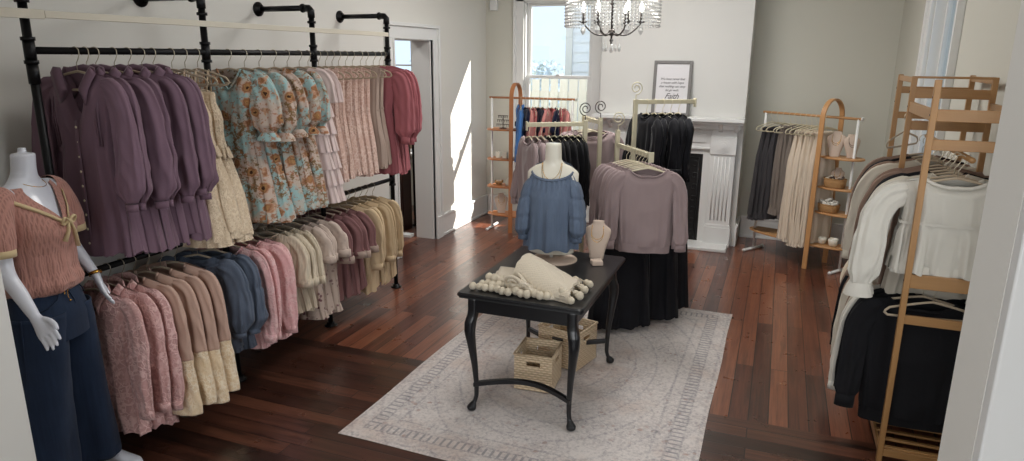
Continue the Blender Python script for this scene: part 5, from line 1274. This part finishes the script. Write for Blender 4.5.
# ------------------------------------------------------------------ chandelier
def chandelier():
    c = (-1.18, 5.0, 0); r = thing('crystal_chandelier', 'drum shaped crystal bead chandelier with lit candle bulbs', 'chandelier', c); R_ = .335; z0, z1 = 2.225, 2.60; m = M['steel']
    MB().tube([(R_*math.cos(2*PI*i/64), R_*math.sin(2*PI*i/64), z1) for i in range(64)], .006, 8, loop=True).build('top_ring', m, r)
    MB().tube([(R_*math.cos(2*PI*i/64), R_*math.sin(2*PI*i/64), (z0+z1)/2+.05) for i in range(64)], .0025, 6, loop=True).build('middle_ring', m, r)
    mb = MB(); n = 72; step = .0235; k = int((z1-z0)/step)
    for i in range(n):
        a = 2*PI*i/n; x, y = R_*math.cos(a), R_*math.sin(a)
        for j in range(k):
            z = z1-.008-j*step; s_ = .0100
            mb.add([(x+s_*math.cos(a), y+s_*math.sin(a), z), (x-s_*math.sin(a), y+s_*math.cos(a), z), (x-s_*math.cos(a), y-s_*math.sin(a), z), (x+s_*math.sin(a), y-s_*math.cos(a), z), (x, y, z+s_*1.15), (x, y, z-s_*1.15)], [(0, 1, 4), (1, 2, 4), (2, 3, 4), (3, 0, 4), (1, 0, 5), (2, 1, 5), (3, 2, 5), (0, 3, 5)])
    b = mb.build('bead_curtain', M['crystal'], r, smooth=False); b['kind'] = 'stuff'
    MB().tube([(0, 0, 2.14), (0, 0, HC-.03)], .008, 10).ball((0, 0, 2.22), .026, 16, 10).ball((0, 0, 2.165), .014, 12, 8).ball((0, 0, 2.42), .02, 12, 8).build('stem', m, r)
    MB().lathe([(.001, 0), (.07, 0), (.06, -.03), (.02, -.04), (.001, -.04)], (0, 0, HC-.001), 28).build('ceiling_canopy', m, r)
    for i in range(3): MB().tube([(0, 0, z1), (R_*math.cos(i*PI/3), R_*math.sin(i*PI/3), z1)], .004, 6).tube([(0, 0, z1), (-R_*math.cos(i*PI/3), -R_*math.sin(i*PI/3), z1)], .004, 6).build('spoke', m, r)
    for i in range(6):
        a = 2*PI*i/6+.25; pts = []
        for q in range(15): t = q/14; pts.append((.205*t*math.cos(a), .205*t*math.sin(a), 2.225-.03*math.sin(PI*t)+.06*t**3))
        ar = MB().tube(pts, .0055, 8).build('arm', m, r); x, y = .205*math.cos(a), .205*math.sin(a)
        MB().lathe([(.001, 0), (.012, .002), (.03, .012), (.032, .016), (.001, .016)], (x, y, 2.28), 18).build('drip_pan', m, ar)
        MB().tube([(x, y, 2.29), (x, y, 2.36)], .009, 12).build('candle_sleeve', m, ar)
        MB().lathe([(.001, 0), (.010, .004), (.0155, .022), (.012, .045), (.004, .066), (.001, .07)], (x, y, 2.36), 16).build('bulb', M['bulb'], ar)
        MB().lathe([(.001, -.062), (.010, -.050), (.020, -.030), (.013, -.008), (.001, 0)], (x, y, 2.262), 8).build('crystal_drop', M['crystal'], ar, smooth=False)
        light('chandelier_bulb', 'POINT', (c[0]+x, c[1]+y, 2.40), energy=.9, color=(1, .93, .82), size=.02)
    for i in range(5):
        a = 2*PI*i/5; x, y = .06*math.cos(a), .06*math.sin(a); rad = .06 if i else 0
        MB().tube([(x, y, 2.18), (x, y, 2.14)], .0015, 5).lathe([(.001, -.055), (.010, -.045), (.013, -.028), (.006, -.006), (.001, 0)], (x, y, 2.14-.0*i), 8).build('crystal_drop', M['crystal'], r, smooth=False)
    MB().lathe([(.001, -.05), (.012, -.04), (.016, -.025), (.006, -.004), (.001, 0)], (0, 0, 2.125), 8).build('crystal_drop', M['crystal'], r, smooth=False)
chandelier()

# ------------------------------------------------------------------ full mannequin by the left jamb
def mannequin():
    A = math.radians(20); base = Vector((-3.03, 1.95, 0))
    r = thing('full_mannequin', 'headless glossy white female mannequin standing at the near left end of the pipe rack', 'mannequin', base, A); mb = MB()
    def ell(cx, cy, z, w, d, n=36, p=1): return [(cx+d*sp(math.cos(2*PI*j/n), p), cy+w*sp(math.sin(2*PI*j/n), p), z) for j in range(n)]
    tab = [(.84, .165, .11, 0), (.90, .175, .125, -.005), (.98, .155, .11, 0), (1.08, .118, .085, .005), (1.16, .122, .088, .01), (1.25, .145, .105, .022), (1.31, .150, .115, .028), (1.38, .155, .090, .015), (1.45, .165, .068, .0), (1.485, .145, .058, -.004), (1.505, .090, .052, -.004), (1.53, .058, .05, .0), (1.56, .048, .046, .006), (1.625, .047, .046, .012)]
    rows = []
    for i in range(60): z = lerp(.84, 1.625, i/59); w, d, c = interp(tab, z); rows.append(ell(c, 0, z, w, d))
    mb.rings(rows)
    mb.lathe([(.001, 1.62), (.044, 1.62), (.044, 1.63), (.016, 1.634), (.016, 1.655), (.001, 1.655)], (.012, 0, 0), 24)
    def limb(pts, rs, k=6):
        P = [Vector(p) for p in pts]; out = []; ro = []
        for i in range(len(P)-1):
            p0, p1, p2, p3 = P[max(i-1, 0)], P[i], P[i+1], P[min(i+2, len(P)-1)]
            for q in range(k):
                t = q/k; out.append(.5*((2*p1)+(-p0+p2)*t+(2*p0-5*p1+4*p2-p3)*t*t+(-p0+3*p1-3*p2+p3)*t**3)); ro.append(lerp(rs[i], rs[i+1], t))
        out.append(P[-1]); ro.append(rs[-1]); return out, ro
    def hand(wrist, mid, tipdir, side_v, palm_n, spread=.018, curl=.25, L=.078, thumb=1):
        wrist, mid = Vector(wrist), Vector(mid); d = (mid-wrist).normalized(); sv = Vector(side_v); sv = (sv-d*sv.dot(d)).normalized(); n = d.cross(sv)*palm_n
        rows = []
        for i in range(9):
            t = i/8; c = wrist.lerp(mid, t); w = lerp(.024, .041, smooth(t)); th = lerp(.019, .013, t); rows.append([tuple(c+sv*(w*math.cos(2*PI*j/20))+n*(th*math.sin(2*PI*j/20))) for j in range(20)])
        mb.rings(rows)
        for k in range(4):
            off = (k-1.5)*.0195; ln = L*(.86, 1.0, .95, .76)[k]; b = mid-d*.012+sv*off; f = (d+sv*(off*spread*60)).normalized()
            pts = [b]; cur = b; ang = 0
            for q, fr in enumerate((.45, .32, .27)):
                ang += curl*(.6+q*.35); dd = (f*math.cos(ang)+n*math.sin(ang)).normalized(); cur = cur+dd*ln*fr*1.05; pts.append(cur)
            P, R_ = limb(pts, [.0092, .0085, .0078, .0062], 4); mb.tube(P, R_, 10)
        b = wrist.lerp(mid, .25)+sv*.020*thumb; f = (d*.75+sv*.62*thumb+n*.25).normalized()
        P, R_ = limb([b, b+f*.035, b+f*.035+(d*.9+sv*.3*thumb+n*.2)*.030, b+f*.035+(d*.95+sv*.12*thumb+n*.2)*.055], [.0125, .0112, .0098, .0070], 4); mb.tube(P, R_, 10)
    # right arm (towards the camera), slightly bent and held away from the hip
    S_, Eb, Wr, Kn = (-.002, -.165, 1.435), (.03, -.232, 1.17), (.150, -.268, .985), (.205, -.285, .918)
    P, R_ = limb([(0, -.10, 1.45), S_, (.01, -.205, 1.32), Eb, (.09, -.25, 1.075), Wr], [.055, .050, .040, .034, .030, .0205]); mb.tube(P, R_, 20)
    hand(Wr, Kn, None, (.75, .3, .55), 1, curl=.16, thumb=1)
    S_, Eb, Wr, Kn = (-.002, .165, 1.435), (-.01, .235, 1.19), (.095, .235, 1.005), (.135, .215, .925)
    P, R_ = limb([(0, .10, 1.45), S_, (-.006, .205, 1.32), Eb, (.03, .242, 1.10), Wr], [.055, .050, .040, .034, .030, .0205]); mb.tube(P, R_, 20)
    hand(Wr, Kn, None, (.55, -.75, .25), -1, curl=.18, thumb=-1, spread=.03)
    # legs and feet
    for s_, fx, fy in ((-1, -.06, -.12), (1, .055, .185)):
        P, R_ = limb([(0, s_*.09, .92), (fx*.3, s_*.10, .70), (fx*.7+.01, lerp(s_*.10, fy, .6), .50), (fx-.02, fy, .30), (fx-.02, fy, .09)], [.095, .080, .058, .050, .032]); mb.tube(P, R_, 22)
        rows = []; 
        for i in range(17):
            t = i/16; x = fx-.062+.235*t; h = interp([(0, .030), (.15, .06), (.32, .095), (.5, .07), (.75, .035), (.9, .026), (1, .012)], t)[0]; w = interp([(0, .018), (.15, .029), (.4, .032), (.72, .043), (.9, .036), (1, .012)], t)[0]
            rows.append([(x, fy+w*math.cos(2*PI*j/24)+.01*t*s_*-1, .012+h*.5+h*.5*math.sin(2*PI*j/24)) for j in range(24)])
        mb.rings(rows)
    o = mb.build('mannequin_body', M['white_gloss'], r)
    rm = o.modifiers.new('remesh', 'REMESH'); rm.mode = 'VOXEL'; rm.voxel_size = .0042; rm.use_smooth_shade = True
    sm = o.modifiers.new('smooth', 'SMOOTH'); sm.factor = .5; sm.iterations = 5
    st = MB().lathe([(.001, 0), (.17, 0), (.17, .008), (.001, .010)], (-.10, .02, 0), 40).build('stand_plate', M['whitemetal'], r)
    MB().tube([(-.14, .0, .008), (-.14, .0, .62), (-.10, 0, .80)], .010, 12).build('stand_pole', M['whitemetal'], st)

    # jeans
    j = thing('wide_leg_jeans', 'dark blue wide leg jeans on the white mannequin', 'jeans', base, A); D = M['denimdark']; mb = MB()
    N = 72
    top = []
    for i in range(16):
        z = lerp(1.085, .80, i/15); w, d = interp([(.80, .185, .145), (.90, .188, .145), (.98, .168, .128), (1.085, .133, .102)], z); top.append([(d*math.cos(2*PI*q/N)+.003, w*math.sin(2*PI*q/N), z) for q in range(N)])
    mb.rings(top, cap=False).build('hip_panel', D, j)
    for s_, fx, fy in ((-1, -.035, -.115), (1, .02, .135)):
        rows = []; rnd = random.Random(5+s_)
        for i in range(46):
            t = i/45; z = lerp(.93, .10, t); w = lerp(.098, .115, smooth(t)) if t > .15 else lerp(.093, .098, t/.15); d = lerp(.136, .112, smooth(t*1.4))
            cx = fx*t; cy = lerp(s_*.088, fy, t); row = []
            for q in range(N):
                u = 2*PI*q/N; f = (.010*math.sin(3*u+s_+.6*t)+.006*math.sin(5*u+2+2*t))*smooth(t)+.0025*noise.noise(Vector((u*2, t*14, s_)))*1
                row.append((cx+(d+f)*math.cos(u), cy+(w+f)*math.sin(u), z+.004*math.sin(3*u)*t))
            rows.append(row)
        lg = mb = MB().rings(rows, cap=False).build('trouser_leg', D, j, solid=.006)
        MB().rings([[(fx+(.1145+.010*math.sin(3*u+s_+.6))*math.cos(u), fy+(.1175+.010*math.sin(3*u+s_+.6))*math.sin(u), z) for u in [2*PI*q/N for q in range(N)]] for z in (.150, .148, .10)], cap=False).build('hem', D, lg)
        # outer seam
        MB().tube([(lerp(0, fx, t)+.02, lerp(s_*.088, fy, t)+s_*(lerp(.100, .127, smooth(t))), lerp(.93, .09, t)) for t in [k/20 for k in range(21)]], .003, 5).build('side_seam', D, lg)
    MB().rings([[((.105+o_)*math.cos(2*PI*q/N)+.003, (.136+o_)*math.sin(2*PI*q/N), z) for q in range(N)] for o_, z in ((0, 1.04), (.006, 1.042), (.004, 1.09), (-.002, 1.092))], cap=False).build('waistband', D, j)
    for an in (-.9, -.35, .35, .9, 2.2, -2.2): MB().box(-.006, .006, -.003, .003, -.028, .028, Matrix.Translation((.003+.113*math.cos(an), .144*math.sin(an), 1.066)) @ RZ(an+PI/2)).build('belt_loop', D, j, smooth=False)
    MB().tube([(.118, -.02, 1.04), (.135, .0, .97), (.138, .01, .90)], .003, 6).build('fly_seam', D, j)
    for s_ in (-1, 1): MB().tube([(.118-.0, s_*.058, 1.036), (.122, s_*.085, .995), (.100, s_*.125, .965), (.07, s_*.150, .955)], .0028, 6).build('pocket_seam', D, j)
    # brass chain brooch clipped at the waist
    b = thing('chain_brooch', 'gold bow and chain brooch clipped on the waistband of the jeans', 'brooch', base, A); c0 = Vector((.119, -.040, 1.065))
    mb = MB()
    for sx in (-1, 1): mb.tube([tuple(c0+Vector((.010, sx*(.002+.016*abs(math.sin(a*.33))), .012*math.sin(a*.66)))) for a in range(10)], .0022, 6)
    mb.ball(tuple(c0+Vector((.012, -.018, .006))), .007, 10, 6).build('bow', M['gold'], b)
    for s_, ln in ((-1, .05), (1, .075)):
        mb = MB()
        for q in range(int(ln/.006)): mb.ball((c0.x+.010+.0005*q, c0.y+s_*.010+.004*math.sin(q*.5), c0.z-.012-.006*q), .0028, 6, 4)
        mb.build('chain', M['gold'], b)
    MB().lathe([(.001, -.012), (.006, -.006), (.001, 0)], (c0.x+.018, c0.y+.012, c0.z-.085), 8).build('charm', M['gold'], b)
    # knitted top
    t_ = thing('pink_knit_top', 'salmon pink pointelle short sleeved top with a cream ribbon bow on the mannequin', 'top', base, A); K = M['pinkknit']
    tabt = sorted([(1.015, .150, .118, .0), (1.03, .168, .135, .006), (1.06, .175, .142, .010), (1.12, .160, .125, .012), (1.20, .155, .120, .018), (1.30, .163, .138, .026), (1.38, .170, .110, .014), (1.44, .180, .082, .002), (1.475, .165, .070, -.003), (1.50, .125, .062, -.004)])
    rows = []
    for i in range(52):
        t = i/51; row = []
        for q in range(96):
            u = 2*PI*q/96; cu, su = math.cos(u), math.sin(u); zt = 1.495
            # scooping V neck at the front
            if cu > 0: zt -= .155*max(0, 1-(abs(su)/.62))**1.0*smooth(cu*2)
            else: zt -= .02*max(0, 1-abs(su)/.6)
            z = lerp(zt, 1.015, t); w, d, c = interp(tabt, z); f = .0030*math.sin(14*u+3*math.sin(3*t))*smooth(t)+.005*math.sin(7*u+5*t)*smooth((t-.5)*2)
            row.append((c+(d+f)*cu, (w+f)*su, z))
        rows.append(row)
    MB().rings(rows, cap=False).build('body', K, t_, solid=.004)
    neckp = [tuple(Vector(p)+Vector((.002 if p[0] > 0 else -.002, 0, 0))) for p in rows[0]]
    def ribbon_strip(pts, w, name, parent, lift=.006):
        rr_ = []
        for p in pts: v = Vector(p); n = Vector((v.x, v.y, .02)).normalized(); rr_.append([tuple(v+n*lift+Vector((0, 0, w/2))), tuple(v+n*(lift+.005)), tuple(v+n*(lift+.004)+Vector((0, 0, -w/2))), tuple(v+n*(lift-.003))])
        rr_.append(rr_[0]); return MB().rings(rr_, cap=False).build(name, M['ribbon'], parent)
    # wide ribbon border dropped below the knit collar
    bord = []
    for q in range(96):
        u = 2*PI*q/96; cu, su = math.cos(u), math.sin(u); z = 1.452-(.135*max(0, 1-(abs(su)/.85))*smooth(cu*2) if cu > 0 else .01); w, d, c = interp(tabt, z); bord.append((c+d*cu*1.01, w*su*1.01, z))
    ribbon_strip(bord, .020, 'ribbon_border', t_)
    fx, fz = .157, 1.335; bow = MB()
    for s_ in (-1, 1):
        loop = [(fx+.012+.006*math.sin(a), s_*(.004+.038*math.sin(a/2)), fz+.004+.016*math.sin(a)) for a in [k*2*PI/18 for k in range(18)]]
        bow.tube(loop, .0075, 6, loop=True, sq=.4)
        bow.tube([(fx+.012, s_*.004, fz), (fx+.016, s_*.020, fz-.045), (fx+.008, s_*(.040), fz-.085-.02*(s_+1))], [.008, .010, .013], 6, sq=.35)
    bow.ball((fx+.016, 0, fz), .011, 10, 6); bow.build('ribbon_bow', M['ribbon'], t_)
    for s_ in (-1, 1):
        rows = []; path = [(-.002, .125, 1.462), (-.002, .172, 1.44), (.004, .205, 1.37), (.012, .222, 1.30), (.016, .228, 1.245)]; rad = [.052, .062, .066, .066, .056]
        P, R_ = limb([(x, s_*y, z) for x, y, z in path], rad, 6); rows_ = MB().tube(P, R_, 36, cap=False)
        sl = rows_.build('sleeve', K, t_)
        MB().tube([P[-1]+Vector((0, 0, .018)), P[-1]+Vector((0, s_*.002, -.012))], .057, 30, cap=False).build('ribbon_cuff', M['ribbon'], sl, solid=.005)
    # necklace and bracelet
    nl = MB().tube([(.012+.060*math.cos(a)*1.05+.006, .060*math.sin(a), 1.515-.028*math.cos(a)) for a in [k*2*PI/36 for k in range(36)]], .0015, 5, loop=True).build('fine_necklace', M['gold'], loc=base); nl.rotation_euler = (0, 0, A); tag(nl, 'fine gold chain around the neck of the full white mannequin', 'necklace')
    w0 = Vector((.095, .235, 1.005)); ax = (Vector((.135, .215, .925))-w0).normalized(); u_ = ax.orthogonal().normalized(); v_ = ax.cross(u_)
    br = MB().rings([[tuple(w0-ax*.012+ax*h+(u_*math.cos(2*PI*k/28)+v_*math.sin(2*PI*k/28))*(.027+o_)) for k in range(28)] for h, o_ in ((-.008, 0), (-.008, .002), (.008, .002), (.008, 0))], cap=False).build('bangle', M['gold'], loc=base); br.rotation_euler = (0, 0, A); tag(br, 'gold bangle on the far wrist of the full white mannequin', 'bracelet')
mannequin()

# ------------------------------------------------------------------ the room beyond the doorway
def next_room():
    r = thing('pipe_rack_beyond', 'short black pipe clothes rail in the next room seen through the doorway', 'clothes rack', (-4.55, 7.25, 0)); 
    for x in (-.45, .45): MB().tube([(x, 0, .0), (x, 0, 1.72)], .018, 12).lathe([(.001, 0), (.05, 0), (.05, .01), (.001, .012)], (x, 0, 0), 18).build('upright', M['pipe'], r)
    MB().tube([(-.47, 0, 1.72), (.47, 0, 1.72)], .017, 12).tube([(.44, 0, 1.72), (.47, 0, 1.72)], .026, 12).build('rail', M['pipe'], r)
    for i, x in enumerate((.36, .28, .20, .12)):
        hang((P_co, P_lace, P_km, P_co)[i], H_TAN, (-4.55+x, 7.25, 1.72), PI/2, ['coral top nearest the door jamb on the rail in the next room', 'pink lace dress behind the coral top in the next room', 'peach cardigan third from the jamb on the rail in the next room', 'coral top farthest along the rail in the next room'][i], 'clothes in the next room', f'beige hanger, {ORD(i)} from the door jamb in the next room', rod_r=.017, jit=.1)
    b = thing('dark_cabinet', 'tall dark walnut cabinet edge beyond the doorway', 'cabinet', (-4.10, 7.02, 0))
    MB().box(-.16, .03, -.10, .10, .0, 1.15).build('carcass', M['darkwood'], b, smooth=False, bevel=.004); MB().box(-.17, .04, -.11, .11, 1.15, 1.17).build('top_board', M['darkwood'], b, smooth=False, bevel=.004)
    MB().box(-.15, .02, -.115, -.10, .08, 1.1).build('door', M['darkwood'], b, smooth=False, bevel=.004)
    o = MB().box(-.13, .13, -.05, .05, 0, .035).build('floor_vent', M['trim'], smooth=False, bevel=.004, loc=(-3.98, 6.72, 0)); tag(o, 'small white floor register just inside the doorway', 'vent')
next_room()

for p in _protos:
    if p.name not in _used:
        for ch in list(p.children_recursive)+[p]: bpy.data.objects.remove(ch)

# ------------------------------------------------------------------ crochet bag hooked at the back of the bamboo rack
def crochet_bag():
    r = thing('crochet_bag', 'cream crochet flower bag with a wooden handle hanging behind the bamboo rack', 'bag', (.565, 4.80, .80)); m = M['creamknit']
    rows = []
    for i in range(15):
        t = i/14; w = lerp(.035, .085, math.sin(t*PI*.62)); rows.append([(w*sp(math.cos(2*PI*q/24), .8), .03*math.sin(2*PI*q/24)*(1+t), -.20*t) for q in range(24)])
    MB().rings(rows).build('bag_body', m, r)
    for k in range(5):
        a = 2*PI*k/5; f = MB()
        for p in range(6): b = 2*PI*p/6; f.ball((.045*math.cos(a)+.014*math.cos(b), -.045, -.09+.05*math.sin(a)+.014*math.sin(b)), .009, 8, 5, (1, .5, 1))
        f.ball((.045*math.cos(a), -.05, -.09+.05*math.sin(a)), .006, 8, 5); f.build('crochet_flower', M['ribbon'], r)
    MB().box(-.012, .012, -.01, .01, -.02, .20).box(-.03, .03, -.01, .01, .19, .21).build('wooden_handle', M['bamboo'], r, smooth=False, bevel=.003)
crochet_bag()
